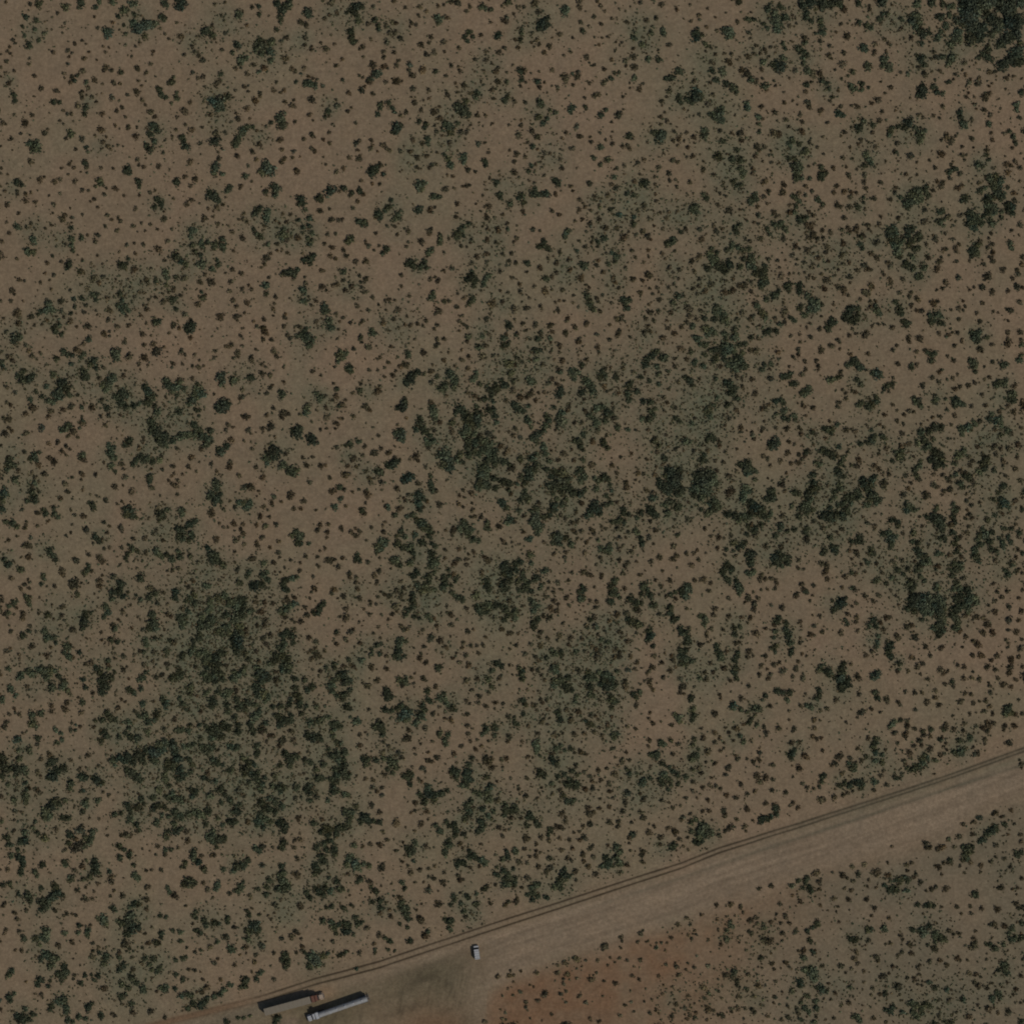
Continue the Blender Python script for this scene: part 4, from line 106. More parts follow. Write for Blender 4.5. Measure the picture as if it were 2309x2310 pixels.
G 12 8 6;17 14 4;2 18 6;58 5 7;70 4 6;76 8 4.5;38 36 6;46 35 5.5;38 46 6;42 50 4;20 65 6;20 77 4;43 63 5;33 75 5.5;62 53 4;69 57 3.5;70 64 4;65 69 4;58 88 7;55 92 4.5;2 85 7;4 95 8;12 98 5.5;19 98 7;22 86 5;28 97 5.5;30 103 4.5;3 105 5;60 105 7;66 99 6;73 97 5.5;55 108 4.5;28 114 4;31 120 4;28 127 5.5;29 134 4.5;15 132 5;9 115 4;80 112 6;79 120 4.5;62 134 6;58 140 7;52 145 7;57 151 5.5;50 152 5;66 137 5;71 153 5.5;78 153 5;75 133 4.5;28 168 5.5;29 177 6;23 181 5;9 175 5.5;10 183 5;42 170 4.5;50 176 5.5;79 172 6;79 181 5;38 164 4;40 157 3.5;2 157 4;24 178 4;21 190 4;118 4 7.5;116 10 5.5;148 8 6;152 12 5;160 8 4.5;185 18 4.5;187 24 6;162 22 5.5;164 37 6;167 44 6;178 35 6.5;176 40 4;157 38 4;120 34 5;116 42 5;124 40 6;130 42 4;108 44 3.5;118 54 4;120 59 5.5;114 57 3;113 66 5;145 43 5;146 50 4;147 62 5;155 62 6;142 57 4;166 55 5;135 61 4;180 70 7;187 68 6;175 78 8;182 75 6;165 76 6;155 80 7;145 83 6.5;135 85 6;128 88 6;130 94 3.5;150 90 6;160 84 6;172 86 6;176 90 4.5;165 92 4;140 90 5;148 101 7;155 106 6;142 98 4.5;158 110 4;110 110 7;116 114 4.5;106 106 4;97 107 5;190 90 6;189 98 5;188 110 6;186 104 4;190 116 4;109 133 5;94 123 4;96 138 5.5;94 145 4.5;98 132 4;180 122 5.5;173 130 5;178 138 6;174 142 5;186 141 4.5;184 149 4;144 138 5.5;148 144 5;157 140 6;160 132 5;163 137 3.5;130 150 5;136 148 4;147 153 6;155 160 4.5;158 166 3.5;176 159 5;178 156 4;104 170 5.5;101 180 6;95 186 5;96 176 5;103 176 5;136 185 5;141 189 4;188 174 5;190 168 4;186 189 4;190 130 5;97 5 4.5;94 22 5;190 151 4
B 31 4 4;58 27 4.5;59 33 4;76 24 5;75 30 5;72 28 4;18 29 3.5;17 33 3;11 36 3.5;22 36 3.5;8 45 4;5 50 5;26 57 3.5;43 70 4;57 81 5;47 86 4;42 102 4.5;46 105 3;34 119 4;45 123 4.5;42 121 4;17 121 3;2 129 4.5;18 145 4;25 146 3;16 156 3;63 166 4.5;16 167 3.5;74 189 4;27 191 3;106 12 4;106 50 3.5;133 30 4.5;138 19 3.5;142 21 3;153 33 4;174 20 3;93 34 4;186 53 5;100 82 5;112 94 3;124 127 3.5;117 124 3;93 162 4;143 172 6;137 173 4;147 173 4;122 173 3;156 168 4;179 186 4;170 103 3;157 126 3;101 153 2.5;126 76 2.5;112 155 3;170 150 3;82 45 3;150 61 3;178 120 3;148 190 3
H 15 100 30;30 170 30;65 100 25;25 75 15;125 50 30;155 60 30;160 90 40;175 130 40;110 105 20;150 150 25;60 140 25;185 30 20;20 125 25;100 135 15
T 1 4
G 22 5 5.5;22 12 4;10 17 4;16 24 5;17 29 3;40 12 5;47 20 6.5;47 27 5.5;53 10 5.5;60 15 5;64 10 5.5;66 14 4;63 25 5.5;64 33 5;75 20 5.5;80 26 6;86 22 5.5;84 29 5;74 28 4;72 40 5;77 48 5;76 55 5.5;95 38 7;100 32 5;88 46 5;92 52 5.5;95 56 4;108 45 5;102 52 5;106 55 4;98 8 7;105 12 6;100 15 5;110 16 5;107 20 4;95 3 6;95 24 5;116 27 4.5;124 27 5;121 38 6;125 45 6;130 42 6;137 45 4.5;122 50 4;145 15 6;146 22 5.5;146 27 4.5;134 25 4.5;136 18 4;147 34 4.5;140 8 5;155 8 5;160 5 6;135 37 5;181 3 6;183 10 4.5;188 15 4.5;154 27 4;165 28 4;157 46 5.5;166 43 5.5;172 41 4.5;178 39 4;186 46 6;190 50 5;181 47 4;185 53 4;155 58 5;160 62 6.5;166 63 5.5;170 64 4;183 60 4;187 67 4.5;58 48 5;62 52 5.5;50 50 6;45 55 6.5;52 58 6.5;48 62 5;58 60 5.5;60 45 4;40 49 4;33 48 4;65 48 4.5;33 62 4;22 48 4;21 54 5;8 54 5.5;13 52 4;2 70 7;5 78 6;8 85 6.5;3 92 6;2 98 4;10 98 6;13 105 6;8 108 5;20 72 5;25 71 4;15 72 4;35 73 5;40 76 6.5;46 74 5.5;21 88 5;24 93 4;22 100 4.5;48 87 5;53 90 6;58 93 4;67 100 5.5;67 71 5;76 72 5;72 76 4;98 72 5.5;97 80 5.5;82 85 5;88 90 5.5;85 97 7;90 100 5.5;84 103 4.5;94 92 4.5;90 112 4;96 106 6;98 112 5.5;103 115 5;100 120 5;104 124 3.5;98 102 4.5;118 105 5;115 117 4.5;122 118 5.5;128 118 5;124 124 4;107 108 4;130 82 6;136 87 7;142 84 6;134 93 5;128 78 4;123 94 4.5;150 88 4.5;158 91 4.5;164 99 4.5;166 107 6;171 107 4.5;172 93 5;178 75 4;182 82 6;188 80 6;190 88 5;186 98 5;188 105 5.5;182 110 5.5;184 118 5;188 112 5;184 126 5;178 134 4;190 124 4;155 118 6.5;152 122 4;158 126 5;142 119 5;157 132 4;4 131 6;12 133 5.5;2 126 5;22 122 4.5;28 123 5.5;25 129 5;45 128 5.5;57 120 5.5;61 127 4;50 112 4.5;37 108 5;42 110 4;67 133 5;58 136 4;75 144 6.5;78 138 4;70 147 4;72 158 6;66 158 4.5;60 160 4;54 155 4;40 145 6;44 145 5;32 147 6;27 148 5;20 149 5;36 152 4.5;40 160 5;4 146 6;10 149 5;13 153 4.5;6 152 4;102 136 6;106 143 5;112 132 5;118 136 6;124 138 5;126 140 4;112 142 5.5;118 145 5;102 150 5.5;100 157 6;108 155 5.5;113 157 4.5;105 163 4.5;98 160 4;125 157 5.5;128 163 7;130 168 4;122 160 4;161 159 5.5;174 166 6;180 164 5;187 172 5;178 172 5;182 178 4;190 163 5;170 168 4;4 160 5.5;5 168 6.5;12 164 4;47 173 7;53 176 7;49 180 5.5;59 176 5.5;43 178 4.5;47 168 4;127 181 5.5;127 187 5;165 185 6;172 182 5;175 188 5;185 189 6;25 191 5;178 179 4;96 188 5;100 190 5;103 187 3.5;52 187 4;1 188 4;180 55 4;192 68 4.5
B 31 15 3;26 23 2.5;34 32 4;4 41 4.5;1 24 3;75 9 4.5;104 53 6;112 60 4;126 66 6;130 64 4;123 71 4.5;140 65 5;136 55 4.5;162 23 3;167 28 4;189 69 4.5;146 80 3;42 103 4.5;47 112 4.5;77 123 5.5;80 126 3.5;68 136 3;84 129 3;88 157 5;86 159 3;144 152 4.5;145 156 3;170 155 4;146 171 2.5;140 179 4;146 177 4.5;140 187 4;19 168 5;20 179 5;9 187 3.5;15 132 4;55 76 3;140 118 5;141 131 4.5;147 129 3;165 129 4.5;104 185 5;116 187 3;172 88 3;130 31 3;116 60 4;81 140 2.5;95 128 3;62 122 3;156 78 3;150 103 3;108 66 3;7 114 3;154 108 3;190 13 3
H 60 45 60;100 20 40;140 30 40;20 90 40;60 140 50;110 140 35;100 100 40;180 90 40;180 170 30;150 120 30;20 150 30;170 50 30;20 20 25;110 160 20;40 70 30;70 115 25
T 2 4
G 4 14 6;5 27 6;2 20 4;9 8 4;50 8 5;52 14 6.5;56 17 4;52 19 4;49 31 5.5;56 32 4.5;62 29 5;68 27 5;74 28 4;70 36 7.5;66 41 5;75 40 5;72 44 4;77 33 4.5;88 37 7;86 44 4.5;92 30 5.5;92 25 4;83 46 4;99 19 5;97 8 5;101 23 3.5;112 18 6;117 19 5;116 11 3.5;120 24 4.5;125 28 5.5;128 31 3.5;43 48 7;46 53 5.5;46 58 4.5;37 50 4.5;16 44 5.5;20 44 4;10 39 3;111 58 5;120 58 5;117 64 5;117 70 4.5;164 53 6;172 50 5.5;175 54 4;160 57 4;173 60 4;3 80 6;2 93 6;3 103 7;7 106 5;3 87 4;28 88 6.5;24 86 4;38 87 5;27 93 4;58 90 6.5;54 86 5;60 96 5.5;52 98 4;48 85 4.5;57 103 4;76 102 5.5;76 107 5;71 106 4.5;77 114 5;80 105 4;126 99 5.5;130 103 6;129 107 4.5;124 102 4;144 93 5;143 100 6;140 105 6;145 110 5.5;137 115 5;143 115 4.5;140 111 4;98 120 5;100 127 7.5;104 132 5;95 133 5.5;93 137 4;107 127 5;113 124 5.5;120 122 4;88 125 4.5;90 129 3;97 116 3;167 118 6;164 124 5.5;168 131 5.5;155 126 5;150 123 4;164 134 4;142 140 5.5;144 146 5.5;147 134 4.5;141 152 4.5;138 156 3.5;160 143 5;165 151 4.5;172 146 4;169 154 3;157 158 5.5;158 165 6;154 170 4.5;162 162 4;185 143 6;190 145 5;186 138 4;184 149 4;26 152 7;30 155 5.5;22 155 5;41 158 5;36 157 4;5 147 6.5;12 145 5;15 139 4.5;3 163 6;8 157 5;10 152 4.5;128 160 5;128 166 5.5;129 172 4.5;122 164 4;106 161 4.5;110 168 5;118 157 4;114 169 4;78 188 6.5;84 182 5;73 187 4;81 190 5;121 184 6;118 190 5;122 178 4;170 4 4.5;2 127 5;7 126 4;164 106 4.5;187 190 4;144 191 4;14 184 5;60 92 4;147 85 4
B 29 4 5.5;10 10 4.5;69 2 5;81 1 3;106 4 4.5;141 0 3;147 8 4;155 15 4.5;167 11 4;141 20 4;144 24 3;154 24 4;163 27 4.5;173 23 4;182 24 3.5;174 29 2.5;188 39 4;141 36 4.5;110 28 3;104 35 4.5;124 42 5;118 40 3;31 31 3.5;21 59 4;21 70 4.5;27 56 2.5;47 67 4;53 72 4;76 53 4.5;95 52 5;75 63 6;70 65 4;103 66 3.5;98 78 3.5;90 69 3;83 75 3;135 72 4;127 80 4.5;143 49 4.5;144 58 4.5;146 66 3.5;154 65 3;158 71 3.5;166 66 3;189 61 5;188 67 4;163 84 5.5;167 90 6.5;170 96 5;162 89 4;187 86 4.5;180 87 4;148 86 4;46 79 5;65 80 4.5;67 85 4;97 88 4.5;107 84 5;102 88 4;84 81 3;92 97 5;95 101 3;80 94 3;50 105 4.5;28 109 4;35 110 4;17 105 2.5;34 119 4.5;46 119 4;40 123 4;46 128 4;34 138 5;43 147 4.5;87 109 3;90 112 3;83 136 4.5;83 145 3.5;79 148 3;62 158 6.5;91 160 5.5;98 154 3;47 168 4;51 177 4;83 168 3;138 171 5;178 164 4.5;185 167 3;134 182 4.5;138 186 3;95 184 4.5;43 183 5;32 182 4;25 185 3.5;62 190 3.5;70 180 3;176 133 4.5;177 126 3;150 141 3;134 145 3;191 153 4;158 182 3;182 173 4;130 91 2.5;152 76 4;148 52 3;176 112 3;97 146 4;182 96 3;192 107 3
H 75 35 30;125 20 20;55 85 25;10 150 25;150 105 25;165 130 25;165 150 25;100 130 22;5 100 15;130 165 22;80 185 20;40 50 15;145 150 15;180 50 20;190 145 18;10 25 15
T 3 4
G 11 21 5;15 24 4;12 35 4;52 36 4.5;54 42 5;52 32 4;3 44 4;7 47 4;27 69 6;29 74 5;27 78 4;31 82 3;46 88 6;50 91 5;43 86 4.5;32 103 7;36 106 4;28 101 4;50 105 4;59 104 4.5;63 108 3.5;67 99 4.5;65 115 6;73 115 6;61 114 5;70 118 4;73 104 4;45 115 4;58 127 4.5;63 133 5;67 136 4;69 133 4;88 5 6;88 11 4.5;92 15 4;108 4 8;115 5 5;100 2 5;60 4 6;62 8 5;46 2 5;68 8 4;72 16 4;71 21 4;112 19 5.5;115 22 5;113 27 4;118 20 4;112 14 4;138 11 4.5;144 11 4.5;140 15 4;87 47 5;91 47 4;84 43 3.5;114 58 5;119 57 4;116 63 4;49 74 4.5;67 74 4;59 77 3.5;55 71 3.5;188 40 6;184 36 4;190 44 4;172 69 4.5;168 70 5;167 65 4;178 66 4;162 81 7;157 82 4.5;169 90 4.5;172 94 3;172 104 5.5;176 108 5;168 110 5;170 115 5;181 100 4.5;180 116 4;186 104 4.5;146 114 5.5;149 110 4.5;156 108 4;176 120 4;188 114 4;140 103 3;20 149 5;23 153 4;28 159 5;30 162 4;17 152 4;15 162 4.5;42 168 5;40 172 3.5;45 165 4;3 142 6;3 190 5;5 192 4;117 186 5.5;122 190 5;135 172 5.5;183 184 5.5;180 188 4.5;176 96 4;132 104 4;130 98 3.5;2 40 3
B 9 7 2.5;16 9 3;32 19 4;39 20 4;35 24 3.5;25 26 3.5;22 23 3;39 30 3;61 30 4.5;74 32 5;67 41 5;65 43 4;33 43 4.5;39 47 3;17 49 4;28 57 4;48 58 4;11 67 3.5;46 60 3;70 58 4.5;72 60 3;80 57 4;92 55 4;88 38 4;94 37 3.5;98 42 3;112 38 3.5;108 47 4;99 51 3.5;103 60 4;102 64 3;114 73 4;130 50 4;139 52 3.5;158 46 4.5;154 40 3.5;156 34 3.5;169 44 2.5;181 48 4;154 65 4.5;154 72 3.5;187 69 4;181 81 4;128 5 5.5;128 2 4;155 2 4.5;159 8 4;146 2 3;190 5 4;191 12 4;140 26 4.5;121 15 3;98 20 3;83 80 3.5;77 79 4.5;76 76 3;71 79 3;44 80 3.5;18 84 3.5;16 85 3;24 85 2.5;20 89 2.5;129 79 3.5;117 84 2.5;123 88 5;125 85 3;133 88 3.5;120 93 3;72 94 4;82 101 4;88 106 4;90 111 4;98 99 4.5;107 97 3.5;115 103 5.5;100 110 4;109 114 4.5;17 108 4;82 120 5;91 120 4.5;54 121 4;110 123 4;130 125 6;99 131 3;115 131 3.5;128 135 4.5;148 132 4.5;145 125 3.5;125 145 4.5;15 128 4.5;7 120 3.5;33 119 3;46 125 3.5;28 130 3;86 142 5;87 148 6;92 146 4;99 142 4;109 141 4;55 148 4.5;60 157 4.5;60 152 3;54 163 5;50 162 4;57 165 3;88 160 5.5;109 158 5;120 157 4.5;120 164 4;80 162 4;148 153 5.5;145 146 4;135 159 3.5;160 162 3.5;154 169 5.5;183 168 6;176 165 4;191 155 4;9 153 3.5;15 175 6;18 177 4;33 175 4.5;27 182 3.5;14 188 4;26 191 3.5;32 192 3;53 175 4;64 178 4;82 175 5;76 178 4;42 178 4.5;56 189 4.5;68 188 4;88 187 4.5;91 184 3;80 191 4;69 170 3;77 168 3;108 184 3.5;133 176 4.5;133 180 3;167 175 5;166 184 4;189 177 4;148 191 5;134 190 3;181 141 4;177 135 3;169 132 4;190 140 3;156 95 3;57 57 3
H 60 15 45;110 15 35;50 75 22;55 110 50;170 105 35;20 40 25;60 40 22;105 45 20;140 130 25;135 105 20;15 150 20;170 185 15;115 60 15
T 4 4
G 9 18 5;9 15 4;11 30 5;12 36 5;11 42 4;57 25 5.5;55 29 4.5;65 29 4;80 28 6;85 30 5;75 44 4.5;78 41 3.5;82 37 3;73 34 3.5;106 10 5.5;112 11 5;121 10 5;118 19 4.5;90 20 3;93 15 4.5;154 8 4.5;153 14 5;150 18 4;177 3 6;184 2 6;180 8 4.5;140 26 4.5;145 28 4.5;12 64 4;12 70 4;12 84 6.5;9 87 5;15 82 4;18 76 3;1 107 4.5;12 98 4;68 66 4;65 61 4;123 80 5;122 84 4.5;127 77 4;120 82 3;104 143 5.5;106 148 4.5;90 152 6;96 153 5;88 157 4.5;100 152 4;108 141 3;22 163 7;28 168 7;18 168 6;9 168 4.5;18 174 5.5;16 182 5;20 178 5;12 180 4;15 155 4;24 172 5;32 171 4;8 158 4.5;182 113 4;177 116 4.5;188 116 5;158 108 5;160 105 4;156 113 4;190 97 5;188 92 4;83 47 4
B 2 4 5;0 13 3;12 4 3;41 13 3.5;43 18 3;36 34 5.5;36 37 4;65 17 4.5;98 26 4.5;74 3 4;139 13 3;133 26 4;172 20 4.5;162 30 4;155 31 3;148 41 4.5;154 42 2.5;119 32 3;119 42 3;108 52 5;126 52 4.5;124 55 3;94 57 4.5;95 60 3;92 51 4;68 47 3;60 52 5;62 51 3;48 51 3;53 56 4;36 56 4.5;21 52 3;23 63 5;40 62 3;36 68 4;41 63 3;47 68 3;28 77 5;28 80 4;43 78 3;46 74 3;57 65 3;61 86 4.5;59 83 3;86 80 4.5;86 86 4.5;80 89 4.5;72 86 3;101 93 4.5;49 98 5;48 103 4;52 95 4;84 106 6;92 107 5.5;87 112 5;102 109 4;65 114 4.5;122 67 5;131 67 4;140 84 5;135 82 4;130 97 5.5;147 60 4;151 63 4;156 63 3.5;148 51 4;157 77 3.5;177 84 6.5;172 91 4.5;168 93 4;189 85 4.5;185 45 3;178 102 4;135 113 4;139 118 4;147 120 3.5;154 118 4;124 107 3;116 124 4.5;156 132 6;158 134 3;170 130 5;181 127 4;185 125 4;192 123 3;130 141 4;121 139 3;124 136 4;93 137 4.5;103 137 4;48 127 4.5;59 130 4.5;16 130 2.5;28 132 4;4 130 4;30 116 4;33 118 3;38 117 4;42 121 4;22 120 4;11 122 4;11 112 4;21 102 4;18 96 4;32 108 3;25 90 3;36 91 4;22 145 4;29 145 4;46 144 5;47 150 4.5;48 153 3;72 143 5;72 141 3;52 163 5.5;48 168 4;69 163 4.5;71 167 3;40 172 4.5;1 152 4;8 149 3.5;5 175 3;7 188 3;1 185 3;80 124 4;72 126 4;100 122 4;60 155 4;79 156 3;54 24 2;190 30 2
H 80 35 20;150 25 12;180 10 14;15 80 18;60 60 18;25 170 22;180 112 16;125 75 15;15 100 20;8 40 15
T 5 4
G 25 11 5;27 16 5;26 63 4.5;24 68 4.5;21 73 5;23 78 5;26 79 4;32 81 4;43 47 5;47 44 4;53 42 4;41 50 4;24 88 4;31 89 4.5;15 84 4;78 87 5;78 92 5;75 96 5;68 97 5.5;65 98 4;72 96 4.5;83 86 4;80 82 4;60 96 4;93 87 4;4 112 6;9 114 5.5;9 119 4.5;24 113 5;22 110 3;48 108 3.5;53 108 3;2 95 5;1 99 4;173 30 6.5;176 33 5.5;171 35 5;176 27 4;120 77 6.5;117 80 5;114 78 4;124 77 4;131 63 4.5;132 60 4;119 66 4.5;98 64 4.5;101 52 4;79 55 4;87 52 4.5;156 167 6.5;152 171 5.5;160 166 5;145 177 5;142 181 4;129 187 6;124 186 4;131 191 5;134 185 4;171 160 4.5;190 191 4;162 162 3
B 6 13 4.5;38 19 5.5;50 22 4;52 26 3.5;57 10 3.5;70 12 4.5;77 11 3.5;93 9 4;92 17 4.5;96 25 4.5;83 22 5;82 25 3;70 30 3.5;20 31 4;9 34 5.5;12 32 4;3 38 3;30 33 3;60 43 4.5;62 47 4.5;60 50 4;58 58 5;57 61 4;46 57 5;79 59 4.5;87 60 4;75 66 5;77 70 4;68 71 4;87 75 5.5;63 79 5.5;50 69 4;5 74 3.5;16 63 4;8 88 4;57 88 4.5;59 92 3;34 100 3;31 105 4.5;46 106 4;54 104 4;37 115 4.5;23 121 4;81 181 5.5;86 186 4.5;94 188 4.5;82 187 4;98 82 4;69 52 4;36 76 3;43 186 3;121 22 5;136 23 4;149 22 4;155 4 3.5;153 11 4;169 2 5.5;178 4 4;113 4 3.5;132 35 3.5;139 34 2;148 32 4.5;158 35 4;154 27 4;150 19 3;183 36 4;191 35 4;125 46 4;138 49 4;150 44 4;146 50 5;153 48 6;151 54 4.5;158 46 4;170 50 4.5;171 47 3;169 54 3;181 49 5;175 67 6;147 64 4.5;124 55 4;113 51 4;113 38 3;136 80 4.5;141 80 5;135 74 3;148 70 3;189 92 5;188 88 3;190 96 3;142 153 5.5;136 157 4;161 147 5;157 149 3.5;166 151 3;124 160 4.5;121 174 5;134 172 4;160 185 4.5;113 186 4;175 172 3;170 152 3;182 160 3;178 144 4;188 172 4;190 180 4;126 12 4;132 13 4;142 20 3;187 20 3;157 17 2;153 0 3
H 25 75 22;80 88 20;10 112 16;50 100 18;120 75 18;150 172 20;130 60 20;25 88 15
T 0 5
G 14 2 5;22 4 6;26 8 5.5;25 14 5;24 20 5;23 24 4;48 13 5.5;40 21 5;43 25 3.5;73 9 5.5;75 14 4;3 37 4.5;11 35 4.5;47 39 4.5;21 45 4;30 49 6.5;34 54 5;62 38 6;66 43 6;60 49 7;55 54 6;47 55 6.5;52 60 6;47 64 4.5;70 47 4;80 31 4.5;79 27 3;27 96 5;52 88 6.5;50 95 6.5;42 97 5;45 104 3.5;74 90 4.5;54 115 6.5;60 118 7;58 126 5.5;47 119 4.5;66 119 4;73 128 5;70 138 6.5;74 134 6;65 136 4.5;11 137 5.5;15 132 4.5;46 143 6;54 150 4;43 149 4.5;57 145 3;11 162 5.5;16 160 3.5;12 167 4;66 168 6;72 166 6.5;75 174 5.5;60 172 4.5;75 180 4.5;57 177 4;38 182 5;28 176 4.5;25 188 7;20 184 5;32 188 4.5;78 190 5;107 7 5;109 14 6;107 20 5.5;101 26 5;112 22 3.5;98 8 3;94 29 4;146 2 5.5;135 5 5;151 15 4;153 24 5.5;157 28 4.5;125 20 4;128 62 5.5;117 74 6.5;119 80 4;112 74 4;147 70 7;145 79 7.5;138 78 6;150 84 7;156 84 5;145 89 6;152 57 5;158 58 4;147 62 4;101 86 5.5;99 92 4.5;183 90 5;182 95 3.5;182 70 4;188 72 3.5;188 39 4;191 44 4;120 117 6;117 125 5;113 112 3.5;136 118 4.5;139 127 5.5;136 132 4.5;149 141 5.5;154 147 4.5;137 148 5.5;147 152 4.5;162 153 6;165 118 4.5;173 119 5;170 125 4;172 131 3.5;181 131 4.5;177 134 4;187 154 6;182 152 4;111 139 4.5;107 143 3.5;97 138 4;104 139 3;91 146 4.5;100 174 6;104 170 4;90 184 5;96 187 4;114 183 5.5;137 162 5.5;142 159 3.5;149 170 4.5;82 191 4
B 9 18 4.5;1 18 2.5;5 57 4;3 61 3.5;16 68 4;20 73 4.5;30 65 4;6 87 4;5 91 3;22 88 4;1 99 2.5;27 93 3.5;66 103 4.5;68 107 3;24 110 4;18 109 3;47 160 4;30 144 3;76 68 4;72 71 3;62 64 4.5;85 137 3.5;84 142 3;1 175 3.5;15 178 3;124 31 5;127 34 3;130 42 3.5;139 48 5;126 48 3;98 51 5.5;104 51 3.5;107 43 3;111 33 3.5;167 38 5;172 19 3;165 20 3.5;183 19 4;166 63 4;166 52 5;168 101 4.5;158 88 3.5;126 26 4;136 112 4.5;104 117 5;149 118 3.5;161 124 4;150 132 4.5;118 152 5.5;172 141 2.5;177 156 3;150 180 5;150 174 4;170 179 5;130 184 4;126 181 3;137 170 3;176 1 3;187 1 4;103 80 3;97 38 3;93 12 3;186 186 4;165 91 3;40 158 2.5
H 55 50 28;60 125 22;45 105 18;145 80 25;145 140 35;115 125 18;70 170 20;25 185 20;105 20 18;20 45 18;155 60 18;178 125 20
T 1 5
G 27 3 6;32 9 6;37 17 5.5;17 11 4.5;16 16 3;13 15 3;20 32 8;26 35 5.5;15 35 5;59 17 4.5;74 14 6;81 13 6;71 20 4.5;86 9 4.5;88 6 3.5;53 36 6;51 41 4;78 37 6;76 42 5;82 32 3.5;111 30 5;108 38 5;108 46 5;99 40 4;126 14 5;127 22 6;126 30 7;129 37 6.5;122 40 5.5;134 37 4;170 3 6;174 9 5.5;164 14 6;163 23 5;167 20 4;186 1 4.5;180 27 3.5;188 32 5;190 40 5.5;154 44 5;157 50 4.5;167 43 6;175 39 5;172 46 5;180 42 5;163 39 3.5;176 60 3.5;183 60 4.5;172 76 5;180 77 5;184 84 5.5;187 91 4;190 81 4;29 65 4.5;25 70 4;29 74 3.5;37 74 4.5;40 81 5;49 79 5.5;54 80 3.5;65 73 4.5;65 78 3.5;63 77 3;86 65 3.5;88 70 4.5;94 83 8;89 88 6;100 85 5;97 90 4;87 97 5;83 96 3;33 90 5;29 87 4;3 87 4;11 89 4.5;12 99 4;52 100 4;101 69 3;129 115 6;131 123 6;130 129 4.5;126 119 4;158 117 6.5;163 120 7.5;156 127 5;167 124 5;172 116 5;178 113 3.5;190 116 4;84 144 6.5;84 150 5;80 151 4;88 142 3.5;97 142 4.5;101 136 4.5;104 134 3;66 149 4;69 149 3;59 154 5;56 160 4.5;49 161 4.5;41 164 4;12 161 5;20 160 5.5;25 162 4;33 172 6.5;26 170 5;20 174 4.5;38 169 5;5 121 4;14 119 4.5;18 116 3;7 136 4.5;14 143 4.5;6 152 4;119 187 6;117 192 4;90 184 3;83 185 3.5;76 187 3.5;61 189 4;65 191 4
B 36 34 4;41 41 4.5;46 3 4;35 2 4;50 1 4;104 13 5;143 25 6;139 23 4;143 6 4.5;90 46 4.5;68 45 4.5;4 48 6;48 50 3;18 59 3;118 58 5;124 53 3.5;146 58 5.5;146 62 3.5;136 47 3;92 62 3;111 71 3;113 75 3;72 84 4;63 94 6;25 79 3;142 88 4.5;137 94 5.5;144 92 3;125 97 4;118 68 2.5;120 84 2.5;148 97 3;184 100 4;97 115 4;95 124 4.5;73 126 4;49 124 4.5;54 120 3;92 135 3;117 143 4;142 113 3.5;20 131 3.5;28 132 4;37 142 3.5;57 143 4;41 151 5;36 156 4.5;30 157 3;117 112 4;78 114 2.5;86 114 2.5;28 112 3.5;157 130 3.5;112 127 2.5;50 157 2.5
H 120 35 25;170 40 30;45 80 25;130 65 20;90 85 15;30 165 22;170 15 20;95 100 12;165 125 20;75 12 15
T 2 5
G 9 6 6;14 11 6.5;19 16 6;5 12 5;24 12 4;31 14 4.5;22 28 5.5;18 33 4;38 42 5.5;34 37 3.5;68 33 4.5;70 39 4;43 53 5.5;43 60 5;35 55 4;1 40 4.5;3 61 4.5;11 58 3;3 80 6;5 88 6.5;9 82 4.5;18 80 5;15 73 4.5;22 79 4;70 62 6.5;72 68 6;75 73 4.5;67 55 4.5;77 1 5.5;117 1 4.5;133 10 6;139 10 5;131 15 4;145 4 5;152 5 4.5;159 9 6;163 12 5;148 2 4.5;182 7 4.5;188 3 5;184 20 5.5;177 24 4.5;173 21 3.5;188 26 6;185 35 6;190 33 5;184 29 4;176 15 3;121 77 6;122 84 4.5;117 74 3.5;126 75 3.5;142 49 5;153 58 5;136 57 4;127 53 4;124 58 3.5;126 48 4;153 45 3.5;138 66 4;66 80 3.5;74 84 3.5;97 88 4;50 95 4;54 100 4.5;76 100 5;14 92 3;81 8 3.5;17 130 3.5;1 113 4;160 40 4.5
B 46 16 6;46 13 4;32 32 5;7 23 3.5;77 23 5;76 14 3;98 42 5.5;99 38 3;90 75 6.5;88 74 5;94 92 6;111 57 5.5;107 55 3;140 72 4.5;43 68 4.5;54 64 4;56 71 4.5;29 84 4.5;43 92 5;66 50 4.5;59 48 2.5;80 74 3;104 28 4.5;106 15 3.5;99 18 3.5;89 18 4;98 26 3;116 22 3.5;114 33 5;116 37 3;131 25 4;134 31 4.5;138 30 3;174 36 3.5;135 44 3;164 38 4;160 40 3;185 59 4;188 55 4;168 57 4;167 53 2.5;186 57 3;146 15 3.5;156 15 3.5;21 112 4.5;45 37 2.5;70 10 3;83 33 3;94 33 2.5;85 63 3;177 141 4;177 138 3;190 138 4.5;191 133 3;189 153 3;182 162 3;185 181 3.5;181 187 4;162 190 5;186 188 3;179 177 3;174 2 3;57 34 2.5;91 57 2.5
H 15 15 18;185 25 20;140 55 22;45 60 18;10 80 20;70 62 14;140 8 18;150 70 14
T 3 5
G 60 24 6.5;57 29 7;52 34 6;48 38 5;64 27 4.5;54 39 4.5;59 17 3.5;27 36 5.5;21 38 4.5;30 35 3.5;24 44 5;28 49 4.5;24 53 4.5;40 49 4.5;17 47 3.5;37 47 3;42 6 4.5;105 5 5;110 9 5;103 11 4;101 15 4;107 13 5.5;112 15 3.5;116 4 5;120 9 5;121 13 4;118 11 4;2 33 4;2 36 4;2 17 3.5;3 28 4;188 80 4;107 3 3;74 119 5.5;70 118 4;56 41 4
